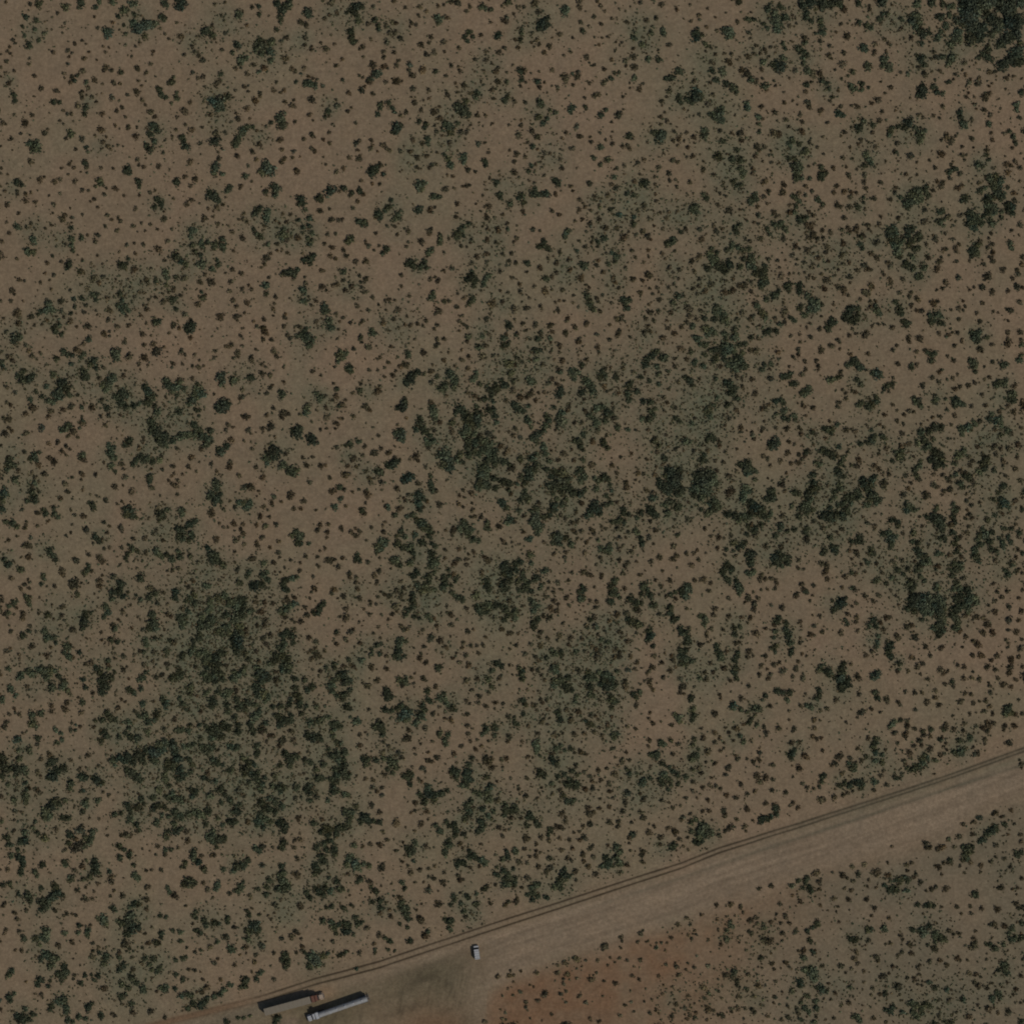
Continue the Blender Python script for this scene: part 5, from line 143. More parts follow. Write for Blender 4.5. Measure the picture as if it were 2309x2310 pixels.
B 28 4 4.5;20 3 3.5;7 10 5;17 11 3.5;30 15 4.5;38 20 5;43 16 5;67 8 4;62 5 4;80 3 4.5;81 8 3.5;92 4 4.5;86 16 4.5;94 23 5;120 22 4;124 21 3;129 13 4.5;147 2 4.5;146 10 3.5;148 11 3;16 28 5;11 39 3.5;4 54 5;6 51 3;72 21 5;72 31 3.5;122 95 4;124 99 3.5;145 91 4.5;147 87 3;154 98 3;141 101 4;180 95 4.5;175 101 3.5;162 101 3;150 100 2.5;60 123 5.5;52 126 4;50 136 5;53 134 3.5;62 136 5.5;58 141 3.5;83 121 3.5;97 121 4;79 128 3;27 135 5;1 138 4;10 134 3;90 143 6;92 138 3;95 134 3.5;117 147 5;104 145 3.5;72 141 3.5;57 148 4;60 155 4;55 159 4.5;76 161 4.5;103 161 3;36 159 6.5;10 157 4.5;1 160 3.5;2 146 3;24 151 3;20 149 3;15 168 4.5;16 174 4;17 178 2.5;28 167 4.5;60 169 3.5;83 169 4.5;45 183 4;88 187 4.5;98 191 4.5;122 183 4.5;138 178 3.5;135 168 3.5;127 171 4;134 156 3;156 180 4.5;163 178 4;166 181 3;180 184 5;186 170 5;158 165 3;170 159 4;181 151 4;166 139 4;188 137 5;185 128 5;173 126 4;183 124 3;136 138 4.5;143 142 4;144 120 4.5;144 129 2.5;121 119 4;110 117 3.5;116 123 3;138 129 3;130 121 4;20 187 3;150 167 3;170 150 3;108 126 3;40 130 2
H 55 30 25;110 10 22;25 40 15;187 75 18;180 165 25;60 125 18
T 4 5
G 139 28 5;138 33 4;144 42 5.5;143 38 4;130 31 4;122 36 5;136 38 3.5;152 79 5.5;146 83 4;142 87 4.5;91 83 5;85 80 4;97 99 7;90 98 5;48 97 5.5;50 88 4.5;54 82 5.5;52 78 4;111 91 4.5;145 99 4.5;189 97 5;88 118 5;56 134 6.5;48 138 5.5;60 144 5;60 149 3.5;54 140 4.5;145 133 7;148 141 5.5;138 132 5;132 145 6;132 150 4;157 154 6.5;152 152 4;162 156 4;136 119 5;146 112 4.5;144 130 4;122 157 5;72 153 4;84 149 5.5;28 177 5.5;26 173 4;34 177 3.5;24 164 4;28 157 4;45 183 5;40 182 3.5;129 175 4.5;129 180 4;138 175 5;142 180 4;149 168 4.5;149 174 4.5;152 176 3;118 185 5;112 188 4;132 187 3.5;140 160 4;78 176 4.5;80 180 4;188 151 4.5;80 162 4;104 162 4;192 184 4;148 191 4;133 168 3.5;135 190 3;62 162 3.5;12 186 4
B 150 22 6;154 31 5;153 40 3.5;180 25 5.5;185 28 3;190 14 4.5;169 21 3;191 31 4;171 51 4.5;187 52 4.5;190 42 4;182 39 3;175 61 3;173 66 2.5;155 59 3;132 55 4.5;123 47 3.5;100 38 4.5;86 40 4;109 57 4.5;115 68 4;116 73 4.5;120 80 4.5;105 69 3.5;111 79 4;104 74 3;53 57 5.5;38 58 4;65 59 5;69 66 3.5;76 75 5.5;82 73 5;74 77 3.5;98 77 4.5;38 75 4;5 73 4;8 80 3.5;13 87 3.5;15 92 3.5;6 92 4;9 97 4;20 68 4;49 71 3;80 83 3;76 90 5;73 88 4;86 94 3;126 88 5;128 85 3;40 86 3;107 85 3;29 97 3.5;112 98 3.5;63 100 3;59 71 3;177 77 3;16 115 3.5;28 127 4.5;13 129 4;3 131 3.5;6 124 3;23 151 6;6 161 4;13 169 3;2 174 4.5;5 177 3;15 180 4;8 184 4.5;4 188 4;41 156 3.5;61 162 4;44 163 3;54 175 4;55 179 3.5;62 177 4;27 188 3.5;87 171 3;70 177 3;95 185 4;100 126 5;102 130 4;116 124 5;120 128 4;110 130 2.5;73 137 5;104 145 4.5;93 150 3;102 162 3;102 169 3.5;178 127 5;190 131 3.5;183 135 3;158 128 4;172 158 4;187 169 4.5;179 171 3;118 171 4;119 174 3;170 186 3.5;159 164 2.5;150 185 3;68 188 3;90 190 2.5;164 148 3;112 157 3;40 142 3;128 60 2.5;130 110 3
H 140 35 18;50 90 20;55 140 22;145 140 28;90 85 18;135 180 30;25 165 25;80 165 25;180 150 18;90 110 20
T 5 5
G 43 41 6;48 41 5;40 42 4;60 41 4.5;53 30 5.5;62 31 4.5;57 28 4;34 37 4;47 29 4;80 89 7;85 82 5;75 87 4.5;93 91 5.5;97 96 6;91 94 4;101 97 5;92 100 4;16 86 5;20 87 4;3 98 5.5;34 83 5;36 87 4;66 86 4.5;85 58 5;80 59 4;91 60 4;72 58 4;64 170 6;70 172 5;66 179 5;68 182 5;73 186 4;82 171 5.5;78 176 5;86 173 4;78 180 3.5;44 174 5;40 179 5.5;36 177 4;55 179 4;4 186 5.5;7 190 4;92 152 5;86 146 4;124 166 5;165 161 5;157 164 5.5;162 158 4;170 130 6;170 124 5;172 135 4.5;163 132 4;179 85 5;186 97 4;190 95 5;178 96 5;182 94 4;175 90 3.5;159 107 5.5;154 103 4;168 103 4;136 45 5.5;139 48 4.5;126 2 6;128 5 4.5;185 1 6;150 103 3.5;190 190 5;110 191 5;104 190 4;92 192 4;105 155 4;36 158 4;189 79 4.5;35 160 3
B 13 13 4.5;5 23 5;25 21 6.5;27 25 4;39 25 4.5;41 29 3;60 13 4;61 19 3.5;66 10 4;71 6 1.5;70 24 4;67 27 3.5;97 17 5;93 15 3;75 33 4.5;88 40 4.5;93 38 4;82 42 3;39 10 3;15 52 4.5;24 62 4.5;20 70 3;18 31 3.5;26 38 3;16 37 3;100 61 3;40 74 3.5;53 93 4;55 98 3;16 98 4;2 118 5;4 125 4;3 112 4.5;26 117 5.5;27 122 4;50 116 3.5;65 113 4.5;86 122 4.5;97 121 4.5;72 130 4.5;75 127 3;44 128 4;49 129 3;12 133 3.5;34 139 5.5;30 141 3;41 135 3;50 151 6.5;22 152 4;12 145 3;20 160 3;36 150 3;53 160 2.5;30 160 4;72 148 3;77 150 3;75 137 3;68 142 4;60 140 4;23 187 4;37 192 3.5;96 166 3;97 184 4;122 8 3.5;132 10 4.5;144 14 4.5;143 21 3;120 15 3;125 22 3;160 4 3;170 6 4;155 10 4;166 38 5.5;185 39 3.5;177 15 3.5;190 28 4;116 60 4;131 59 3.5;163 63 5.5;145 63 4;184 57 5;186 62 4;133 68 4;122 68 3;159 81 5;155 79 4;170 82 5;190 95 3;113 91 3.5;120 91 4;138 88 3;136 96 4.5;137 100 4;135 104 6.5;127 104 3;117 118 4.5;121 121 3;128 121 3;106 126 4.5;130 136 4.5;138 136 4.5;144 140 3;137 146 4;141 150 5;147 149 3;152 153 4;183 154 4;188 139 4;160 136 3;180 159 3;107 166 4;152 177 5.5;163 179 3.5;175 179 5.5;129 184 5.5;116 179 3;140 171 3;157 147 3;174 145 3;190 170 3;190 120 2.5;152 120 3;180 40 3
H 50 38 22;85 85 30;165 155 30;185 90 28;70 175 25;110 160 35;5 95 18;170 130 16;40 150 30;175 20 20;100 185 25
"""
S = 0.155                       # metres per photo pixel
UP = 3850 / 1931                # photo pixels per survey unit
CX, CY = 2309 / 2, 2310 / 2
rng = np.random.default_rng(7)
scene = bpy.context.scene
col = scene.collection

def X(px): return (px - CX) * S
def Y(py): return (CY - py) * S

# ---------------------------------------------------------------- sun, sky, view
SUN_DIR = np.array([0.70, -0.56]); SUN_DIR /= np.linalg.norm(SUN_DIR)     # horizontal direction towards the sun
SUN_EL = math.radians(50)
world = bpy.data.worlds.new("World"); scene.world = world; world.use_nodes = True
nt = world.node_tree
bg = nt.nodes["Background"]
sky = nt.nodes.new("ShaderNodeTexSky"); sky.sky_type = 'NISHITA'; sky.sun_disc = False
sky.sun_elevation = SUN_EL
sky.sun_rotation = math.atan2(SUN_DIR[0], SUN_DIR[1])
nt.links.new(sky.outputs[0], bg.inputs[0]); bg.inputs[1].default_value = 0.05
sun = bpy.data.lights.new("sun", 'SUN'); sun.energy = 2.0; sun.angle = math.radians(0.5); sun.color = (1.0, 0.955, 0.89)
so = bpy.data.objects.new("sun", sun); col.objects.link(so)
d = Vector((SUN_DIR[0] * math.cos(SUN_EL), SUN_DIR[1] * math.cos(SUN_EL), math.sin(SUN_EL)))
so.rotation_euler = d.to_track_quat('Z', 'Y').to_euler(); so.location = d * 300
HCAM = 1500.0
cam = bpy.data.cameras.new("camera"); co = bpy.data.objects.new("camera", cam); col.objects.link(co)
co.location = (0, 0, HCAM); cam.sensor_width = 36.0
cam.lens = 36.0 * HCAM / (2310 * S); cam.clip_start = 1.0; cam.clip_end = 60000.0
scene.camera = co
scene.view_settings.view_transform = 'Standard'; scene.view_settings.look = 'None'; scene.view_settings.exposure = 0
scene.cycles.filter_width = FILTER = 1.9
scene.cycles.max_bounces = 4; scene.cycles.diffuse_bounces = 2

# ---------------------------------------------------------------- noise
def vnoise(x, y, scale, seed):
    x = np.asarray(x, float) / scale; y = np.asarray(y, float) / scale
    xi = np.floor(x).astype(np.int64); yi = np.floor(y).astype(np.int64)
    fx = x - xi; fy = y - yi
    fx = fx * fx * (3 - 2 * fx); fy = fy * fy * (3 - 2 * fy)
    def h(a, b):
        n = (a * 374761393 + b * 668265263 + seed * 974711) & 0x7fffffff
        n = ((n ^ (n >> 13)) * 1274126177) & 0x7fffffff
        return ((n ^ (n >> 16)) & 0xffff) / 65535.0
    return (h(xi, yi) * (1 - fx) + h(xi + 1, yi) * fx) * (1 - fy) + (h(xi, yi + 1) * (1 - fx) + h(xi + 1, yi + 1) * fx) * fy
def fbm(x, y, scale, seed):
    return (vnoise(x, y, scale, seed) + .5 * vnoise(x, y, scale * .47, seed + 1) + .25 * vnoise(x, y, scale * .21, seed + 2)) / 1.75
def sstep(a, b, v):
    t = np.clip((v - a) / (b - a), 0, 1); return t * t * (3 - 2 * t)

# ---------------------------------------------------------------- survey parsing
G, B, H = [], [], []
tx = ty = 0
for line in SURVEY.strip().split('\n'):
    if line[0] == 'T':
        _, a, b = line.split(); tx = min(int(a) * 385, 1924 if int(a) == 5 else 9999); ty = int(b) * 385
        continue
    tgt = {'G': G, 'B': B, 'H': H}[line[0]]
    for e in line[2:].split(';'):
        a, b, r = map(float, e.split()); tgt.append((tx + a * UP, ty + b * UP, r * UP))
G = np.array(G); B = np.array(B); H = np.array(H)
nec = (G[:, 0] > 2085) & (G[:, 1] < 165)
G[nec, :2] += rng.normal(0, 6, (nec.sum(), 2)); G[nec, 2] *= np.exp(rng.normal(-.08, .3, nec.sum()))
G[:, :2] += rng.normal(0, 1.2, (len(G), 2)); B[:, :2] += rng.normal(0, 1.0, (len(B), 2))

# ---------------------------------------------------------------- courses of the tracks and the graded strip (photo pixels)
TR = np.array([(-900, 2650), (200, 2352), (386, 2303), (476, 2281), (593, 2252), (710, 2215), (860, 2174.5), (1155, 2076), (1310, 2026), (1538, 1952.5), (1620, 1919),
               (1924, 1823), (2123, 1757), (2303, 1693), (3300, 1340)], float)
T3 = np.array([(1200, 2095), (1354, 2040), (1534, 1981), (1719, 1917), (1924, 1851), (2123, 1784), (2303, 1726), (3300, 1390)], float)
LB = np.array([(-900, 3000), (1020, 2560), (1085, 2340), (1100, 2245), (1155, 2195), (1255, 2166), (1394, 2118), (1534, 2077), (1640, 2034), (1739, 2001), (1839, 1968),
               (1905, 1951), (2127, 1889), (2212, 1834), (2298, 1795), (3300, 1450)], float)
def track_y(x): return np.interp(x, TR[:, 0], TR[:, 1])
def third_y(x): return np.interp(x, T3[:, 0], T3[:, 1])
def low_y(x): return np.interp(x, LB[:, 0], LB[:, 1])
def half_gap(x): return np.interp(x, [300, 600, 700, 860, 1155, 1538, 1924, 2300], [5, 6, 6.5, 7, 7.2, 5.8, 4.2, 4.0])

def height(px, py):
    return 0.22 * (fbm(px, py, 190, 31) - .5) + 0.05 * (vnoise(px, py, 45, 37) - .5)

def lin(r, g, b):
    f = lambda c: ((c / 255 + .055) / 1.055) ** 2.4 if c > 10 else c / 255 / 12.92
    return np.array([f(r), f(g), f(b)])
K = 1.62
SAND = lin(100, 87, 69) * K; RED = lin(106, 90, 72) * K; OLIVE = lin(93, 87, 68) * K; GRASSY = lin(76, 78, 61) * K
RUST = lin(95, 74, 55) * K; PAD = lin(82, 74, 57) * K; ROADC = lin(103, 90, 73) * K; RUT = lin(50, 42, 31) * K; GREY = lin(83, 78, 63) * K

def ground_colour(px, py):
    n = px.shape[0]
    c = np.tile(SAND, (n, 1))
    def mix(c, k, m): return c * (1 - m[:, None]) + k * m[:, None]
    c = mix(c, RED, sstep(.42, .80, fbm(px, py, 210, 3)) * .6)
    c = mix(c, OLIVE, sstep(.45, .85, fbm(px, py, 160, 9)) * .55)
    # thin grass cover around the thickets
    keep = np.ones(n)
    order = np.argsort(px, kind='stable'); sx = px[order]
    for hx, hy, hr in H:
        i0, i1 = np.searchsorted(sx, [hx - hr * 1.7, hx + hr * 1.7])
        idx = order[i0:i1]
        if len(idx) == 0: continue
        dd = ((px[idx] - hx) ** 2 + (py[idx] - hy) ** 2) / (hr * hr)
        keep[idx] *= 1 - .58 * np.exp(-dd * 1.35)
    m = (1 - keep) * (.35 + .75 * fbm(px, py, 26, 17) + .45 * vnoise(px, py, 6, 19))
    c = mix(c, GRASSY, np.clip(m, 0, .95))
    ty_, ly = track_y(px), low_y(px)
    jag = 16 * (fbm(px, py, 70, 41) - .5)
    south = sstep(-22, 46, py - ly + 1.8 * jag)
    rust = south * sstep(1040, 1160, px) * (1 - sstep(1500, 2000, px + (py - 2030) * .8))
    c = mix(c, RUST, np.clip(rust * (.18 + .75 * fbm(px, py, 75, 5) + .45 * vnoise(px, py, 21, 8)), 0, 1))
    c = mix(c, GREY, south * sstep(1600, 1950, px) * .55 * (.4 + fbm(px, py, 80, 6)))
    road = sstep(6, 26, py - ty_ + jag * .4) * (1 - sstep(-34, 30, py - ly + 1.6 * jag)) * (1 - sstep(1020, 1150, px) * sstep(2190, 2290, py))
    c = mix(c, ROADC, road)
    # swept pad around the lorries
    pad = road * (1 - sstep(960, 1160, px)) * sstep(8, 60, py - ty_)
    c = mix(c, PAD, np.clip(pad * (.25 + 1.1 * fbm(px, py, 120, 51)), 0, 1))
    sw = np.hypot((px - 960) / 75, (py - 2235) / 80)
    c = mix(c, PAD * .92, pad * np.exp(-sw ** 2) * (.35 + .45 * np.sin(sw * 17 + 2 * vnoise(px, py, 40, 68))) * .8)
    c = mix(c, RUST * .95, pad * np.exp(-((px - 1000) / 120) ** 2 - ((py - 2320) / 50) ** 2) * .9)
    # graded streaks running along the strip
    dv = py - ty_
    st = fbm(px * .06, dv, 9, 61) - .5
    c = c * (1 + (road * (.42 * st + .30 * (fbm(px * .03 + 50, dv, 3.4, 63) - .5)))[:, None])
    # scuffs where vehicles have turned on the pad
    for ax_, ay_, ra, wd, k_ in ((965, 2262, 62, 3.0, .16), (975, 2268, 78, 3.5, .13), (930, 2300, 118, 4, .12), (1010, 2238, 44, 3, .14), (850, 2330, 105, 4, .10), (1005, 2290, 90, 2.6, -.10)):
        q_ = np.exp(-((np.hypot(px - ax_, (py - ay_) * 1.15) - ra) / wd) ** 2) * vnoise(px, py, 34, 67)
        c = c * (1 - (pad * q_ * k_ * 2.4)[:, None])
    c = mix(c, lin(112, 92, 70) * K, np.exp(-((px - 735) / 26) ** 2 - ((py - 2238) / 16) ** 2) * .8)
    c = mix(c, lin(104, 90, 74) * K, np.exp(-((px - 655) / 22) ** 2 - ((py - 2305) / 14) ** 2) * .8)
    # wheel ruts
    hg = half_gap(px); wob = 1.6 * (vnoise(px, py * 0, 60, 71) - .5)
    core = np.exp(-((dv - hg + wob) / 2.35) ** 2) + np.exp(-((dv + hg + wob) / 2.35) ** 2)
    strength = .85 + .45 * vnoise(px, dv * 0, 40, 73)
    strength = strength * np.interp(px, [300, 560, 700, 2309], [.35, .5, 1, 1])
    c = mix(c, RUT, np.clip(core * strength, 0, .95))
    c = mix(c, GREY * .8, np.clip(np.exp(-(dv / 9.0) ** 2) * sstep(1500, 1950, px) * .5, 0, 1))
    c = mix(c, RUST * .9, np.exp(-(dv / 8.0) ** 2) * (1 - sstep(480, 640, px)) * .8)
    d3 = py - third_y(px)
    c = mix(c, GREY * .78, np.exp(-(d3 / 4.0) ** 2) * sstep(1250, 1500, px) * (.45 + .65 * vnoise(px, d3 * 0, 55, 77)))
    c = mix(c, GRASSY, np.exp(-((d3 + 14) / 9.0) ** 2) * sstep(1450, 1600, px) * .5 * vnoise(px, d3 * 0, 120, 79))
    # verge and rough ground north-west of the first lorry, mixed towards a darker grey
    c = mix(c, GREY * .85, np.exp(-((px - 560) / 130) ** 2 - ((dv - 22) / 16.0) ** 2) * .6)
    c = c * (1 + .12 * (vnoise(px, py, 13, 91) - .5) + .13 * (vnoise(px, py, 5.5, 93) - .5))[:, None]
    c = c * (1 + (.05 * (fbm(px, py, 34, 95) - .5))[:, None] * np.array([1., .1, -.6]))
    c = c * np.array([1.03, 1.0, .975])
    return np.clip(c, .005, .6)

# ---------------------------------------------------------------- materials
def mat_vcol(name, rough=.95, grain=None, leaf=False):
    m = bpy.data.materials.new(name); m.use_nodes = True
    t = m.node_tree; p = t.nodes["Principled BSDF"]
    p.inputs["Roughness"].default_value = rough
    p.inputs["Specular IOR Level"].default_value = .12
    at = t.nodes.new("ShaderNodeAttribute"); at.attribute_name = "Col"
    out = at.outputs["Color"]
    if grain:
        tc = t.nodes.new("ShaderNodeNewGeometry")
        prev = out
        for sc, lo, hi in grain:
            nz = t.nodes.new("ShaderNodeTexNoise"); nz.inputs["Scale"].default_value = sc; nz.inputs["Detail"].default_value = 4
            t.links.new(tc.outputs["Position"], nz.inputs["Vector"])
            mr = t.nodes.new("ShaderNodeMapRange"); mr.inputs["From Min"].default_value = .3; mr.inputs["From Max"].default_value = .7
            mr.inputs["To Min"].default_value = lo; mr.inputs["To Max"].default_value = hi
            t.links.new(nz.outputs["Fac"], mr.inputs["Value"])
            mx = t.nodes.new("ShaderNodeVectorMath"); mx.operation = 'SCALE'
            t.links.new(prev, mx.inputs[0]); t.links.new(mr.outputs[0], mx.inputs["Scale"])
            prev = mx.outputs[0]
        out = prev
    t.links.new(out, p.inputs["Base Color"])
    return m
M_SOIL = mat_vcol("sandy_soil", grain=[(.35, .95, 1.05), (.9, .84, 1.15), (3.2, .82, 1.17)])
M_LEAF = mat_vcol("foliage", .8, grain=[(2.0, .75, 1.25)])

def mat_paint(name, rgb, rough=.5, metal=0., dirt=.25, scale=2.5):
    m = bpy.data.materials.new(name); m.use_nodes = True
    t = m.node_tree; p = t.nodes["Principled BSDF"]
    p.inputs["Roughness"].default_value = rough; p.inputs["Metallic"].default_value = metal
    nz = t.nodes.new("ShaderNodeTexNoise"); nz.inputs["Scale"].default_value = scale; nz.inputs["Detail"].default_value = 5
    tc = t.nodes.new("ShaderNodeTexCoord"); t.links.new(tc.outputs["Object"], nz.inputs["Vector"])
    cr = t.nodes.new("ShaderNodeValToRGB")
    cr.color_ramp.elements[0].position = .35; cr.color_ramp.elements[1].position = .7
    dust = (.16, .12, .085)
    cr.color_ramp.elements[0].color = (*[a * (1 - dirt) + b * dirt for a, b in zip(rgb, dust)], 1)
    cr.color_ramp.elements[1].color = (*rgb, 1)
    t.links.new(nz.outputs["Fac"], cr.inputs[0]); t.links.new(cr.outputs[0], p.inputs["Base Color"])
    return m

# ---------------------------------------------------------------- mesh helpers
def np_mesh(name, v, f, cols=None, mat=None, smooth=False):
    me = bpy.data.meshes.new(name)
    nf, k = f.shape
    me.vertices.add(len(v)); me.vertices.foreach_set("co", v.astype(np.float32).ravel())
    me.loops.add(nf * k); me.loops.foreach_set("vertex_index", f.astype(np.int32).ravel())
    me.polygons.add(nf); me.polygons.foreach_set("loop_start", np.arange(0, nf * k, k, dtype=np.int32))
    me.polygons.foreach_set("loop_total", np.full(nf, k, np.int32))
    if smooth: me.polygons.foreach_set("use_smooth", np.ones(nf, bool))
    me.update(calc_edges=True)
    if cols is not None:
        a = me.attributes.new("Col", 'FLOAT_COLOR', 'POINT')
        a.data.foreach_set("color", np.concatenate([cols, np.ones((len(cols), 1))], 1).astype(np.float32).ravel())
    if mat: me.materials.append(mat)
    return me
def link(name, me, parent=None, loc=None):
    o = bpy.data.objects.new(name, me); col.objects.link(o)
    if parent: o.parent = parent
    if loc is not None: o.location = loc
    return o
def grid_faces(nx, ny):
    i = np.arange(nx * ny).reshape(ny, nx)
    return np.stack([i[1:, :-1].ravel(), i[1:, 1:].ravel(), i[:-1, 1:].ravel(), i[:-1, :-1].ravel()], 1)

# ---------------------------------------------------------------- ground sheet and graded strip
def axis(n):
    inner = np.arange(-240, n + 244, 4.0)
    far = np.array([300, 420, 700, 1300, 2500, 5000, 10000, 20000, 45000, 90000.])
    return np.concatenate([(-240 - far)[::-1], inner, inner[-1] + far])
ax, ay = axis(2309), axis(2310)
gx, gy = np.meshgrid(ax, ay); gx = gx.ravel(); gy = gy.ravel()
gz = height(gx, gy)
gm = np_mesh("ground", np.stack([X(gx), Y(gy), gz], 1), grid_faces(len(ax), len(ay)), ground_colour(gx, gy), M_SOIL, True)
ground = link("ground", gm); ground["kind"] = "structure"; ground["label"] = "sandy reddish brown desert soil with greyer grassy patches"
rx = np.arange(-400, 2800, 4.0)
rows = []
tt = np.concatenate([np.linspace(-15, 24, 28), np.linspace(0, 1, 30)[1:]])
for k, t in enumerate(tt):
    ty_, ly = track_y(rx), np.minimum(low_y(rx), 2600) + 4
    y = ty_ + t if k < 28 else (ty_ + 24) * (1 - t) + ly * t
    rows.append(y)
ryy = np.array(rows); rxx = np.tile(rx, (len(tt), 1))
fx_, fy_ = rxx.ravel(), ryy.ravel()
dv = fy_ - track_y(fx_); hg = half_gap(fx_)
groove = -.035 * (np.exp(-((dv - hg) / 2.4) ** 2) + np.exp(-((dv + hg) / 2.4) ** 2))
rz = height(fx_, fy_) + .045 + groove
rm = np_mesh("dirt_road", np.stack([X(fx_), Y(fy_), rz], 1), grid_faces(len(rx), len(tt)), ground_colour(fx_, fy_), M_SOIL, True)
road = link("dirt_road", rm); road["kind"] = "structure"; road["label"] = "bare graded dirt strip with a double line of wheel ruts along its upper edge"

# ---------------------------------------------------------------- shrubs
def rr(n): return rng.random(n)
GCOL = np.array([.073, .083, .044]); BCOL = np.array([.086, .065, .035]); DCOL = np.array([.060, .073, .046])
def shrub_arrays(lobes, dens=1.0):
    """lobes: (n,7) x y (m, relative) r (m) base_z kind(0 green..1 brown) tone squash -> verts, quads, colours"""
    lobes = np.asarray(lobes, float); n = len(lobes)
    x0, y0, r, z0, kind, tone, sq = lobes.T
    h = sq * np.minimum(.85 * r, .42 + .38 * r)
    VV, FF, CC = [], [], []; base = 0
    dk = (sstep(1.5, 2.4, r) * (.5 + .5 * rr(n)))[:, None]
    colr = ((GCOL[None] * (1 - dk) + DCOL[None] * dk) * (1 - kind[:, None]) + BCOL[None] * kind[:, None]) * tone[:, None]
    # inner mass: a low lumpy dome added to block light, coloured darker than the leaves
    na = 8
    ang = np.linspace(0, 2 * np.pi, na, endpoint=False)[None, :] + rr(n)[:, None] * 6.28
    rings = [(.66, .03), (.60, .40), (.36, .66)]
    ring_v = []
    for k, (q, zz) in enumerate(rings):
        rad = r[:, None] * q * (.72 + .5 * rng.random((n, na)))
        ring_v.append(np.stack([x0[:, None] + rad * np.cos(ang), y0[:, None] + rad * np.sin(ang),
                                z0[:, None] + h[:, None] * zz * (.8 + .4 * rng.random((n, na)))], 2))
    top = np.stack([x0, y0, z0 + h * .8], 1)[:, None, :].repeat(na, 1)
    ring_v.append(top + rng.normal(0, .05, (n, na, 3)) * r[:, None, None])
    V = np.stack(ring_v, 1).reshape(-1, 3)                              # n,4,na
    i = np.arange(n * 4 * na).reshape(n, 4, na)
    f = np.stack([i[:, :-1, :], np.roll(i, -1, 2)[:, :-1, :], np.roll(i, -1, 2)[:, 1:, :], i[:, 1:, :]], 3).reshape(-1, 4)
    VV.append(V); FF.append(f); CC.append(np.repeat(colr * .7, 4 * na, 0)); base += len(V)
    # leaf clumps
    ls = np.clip(.13 + .085 * r, .13, .34)
    cnt = np.maximum(6, (dens * 2.1 * np.pi * r * r / (ls * ls * 2.2)).astype(int)); cnt = np.minimum(cnt, 320)
    w = np.repeat(np.arange(n), cnt); N = len(w)
    a = rr(N) * 2 * np.pi
    ph1, ph2, ph3 = rr(n) * 6.28, rr(n) * 6.28, rr(n) * 6.28
    lump = 1 + .22 * np.sin(2 * a + ph1[w]) + .17 * np.sin(3 * a + ph2[w]) + .13 * np.sin(5 * a + ph3[w]) + .12 * np.sin(8 * a + 2 * ph1[w])
    u = np.sqrt(rr(N)) ** .95 * (1 + .22 * (rr(N) > .9) * rr(N))
    rad = np.maximum(r[w] - .45 * ls[w], .4 * r[w]) * np.clip(lump, .5, 1.35) * u
    prof = np.sqrt(np.clip(1 - (np.minimum(u, 1.05) * .93) ** 2, .03, 1))
    z = h[w] * prof * (.45 + .7 * rr(N)) + .04
    P = np.stack([x0[w] + rad * np.cos(a), y0[w] + rad * np.sin(a), z0[w] + z], 1)
    nrm = np.stack([np.cos(a) * u, np.sin(a) * u, prof + .25], 1) * .8 + rng.normal(0, .75, (N, 3))
    nrm[:, 2] = np.abs(nrm[:, 2]) + .05; nrm /= np.linalg.norm(nrm, axis=1)[:, None]
    t1 = np.cross(nrm, rng.normal(0, 1, (N, 3))); t1 /= np.linalg.norm(t1, axis=1)[:, None] + 1e-9
    t2 = np.cross(nrm, t1)
    s = (ls[w] * (.65 + .8 * rr(N)))[:, None]; el = (.55 + .5 * rr(N))[:, None]
    q = np.stack([P - t1 * s, P - t2 * s * el + nrm * s * .2, P + t1 * s * 1.1, P + t2 * s * el + nrm * s * .2], 1).reshape(-1, 3)
    fl = (np.arange(N * 4).reshape(N, 4)) + base
    hue = rng.normal(0, .10, n)[w][:, None] * np.array([1., .25, -.4]) + 1
    cl = colr[w] * hue * (.5 + 1.1 * rr(N) ** 1.6)[:, None] * (.8 + .45 * vnoise(P[:, 0] * 10, P[:, 1] * 10, 7.0, 5))[:, None]
    VV.append(q); FF.append(fl); CC.append(np.repeat(cl, 4, 0))
    return np.concatenate(VV), np.concatenate(FF), np.concatenate(CC)

# clear plants off the vehicles
def clear(a):
    x, y = a[:, 0], a[:, 1]
    bad = ((np.abs(x - 765) < 85) & (np.abs(y - 2272 + (x - 765) * .36) < 24)) | ((np.abs(x - 660) < 85) & (np.abs(y - 2259 + (x - 660) * .3) < 24)) \
        | ((np.abs(x - 1068) < 24) & (np.abs(y - 2148) < 28))
    return a[~bad]
G, B = clear(G), clear(B)
# the part of each blot on the sun side is the plant, the rest its shadow
def unshadow(a, shrink0, shrink1):
    a = a.copy(); o = .10 * a[:, 2]
    a[:, 0] += SUN_DIR[0] * o; a[:, 1] -= SUN_DIR[1] * o
    near = np.clip((a[:, 2] - 6) / 9, 0, 1)
    a[:, 2] *= shrink0 + (shrink1 - shrink0) * near
    ne = (a[:, 0] > 2085) & (a[:, 1] < 165); a[ne, 2] *= .97
    return a
G, B = unshadow(G, .84, .95), unshadow(B, .71, .85)

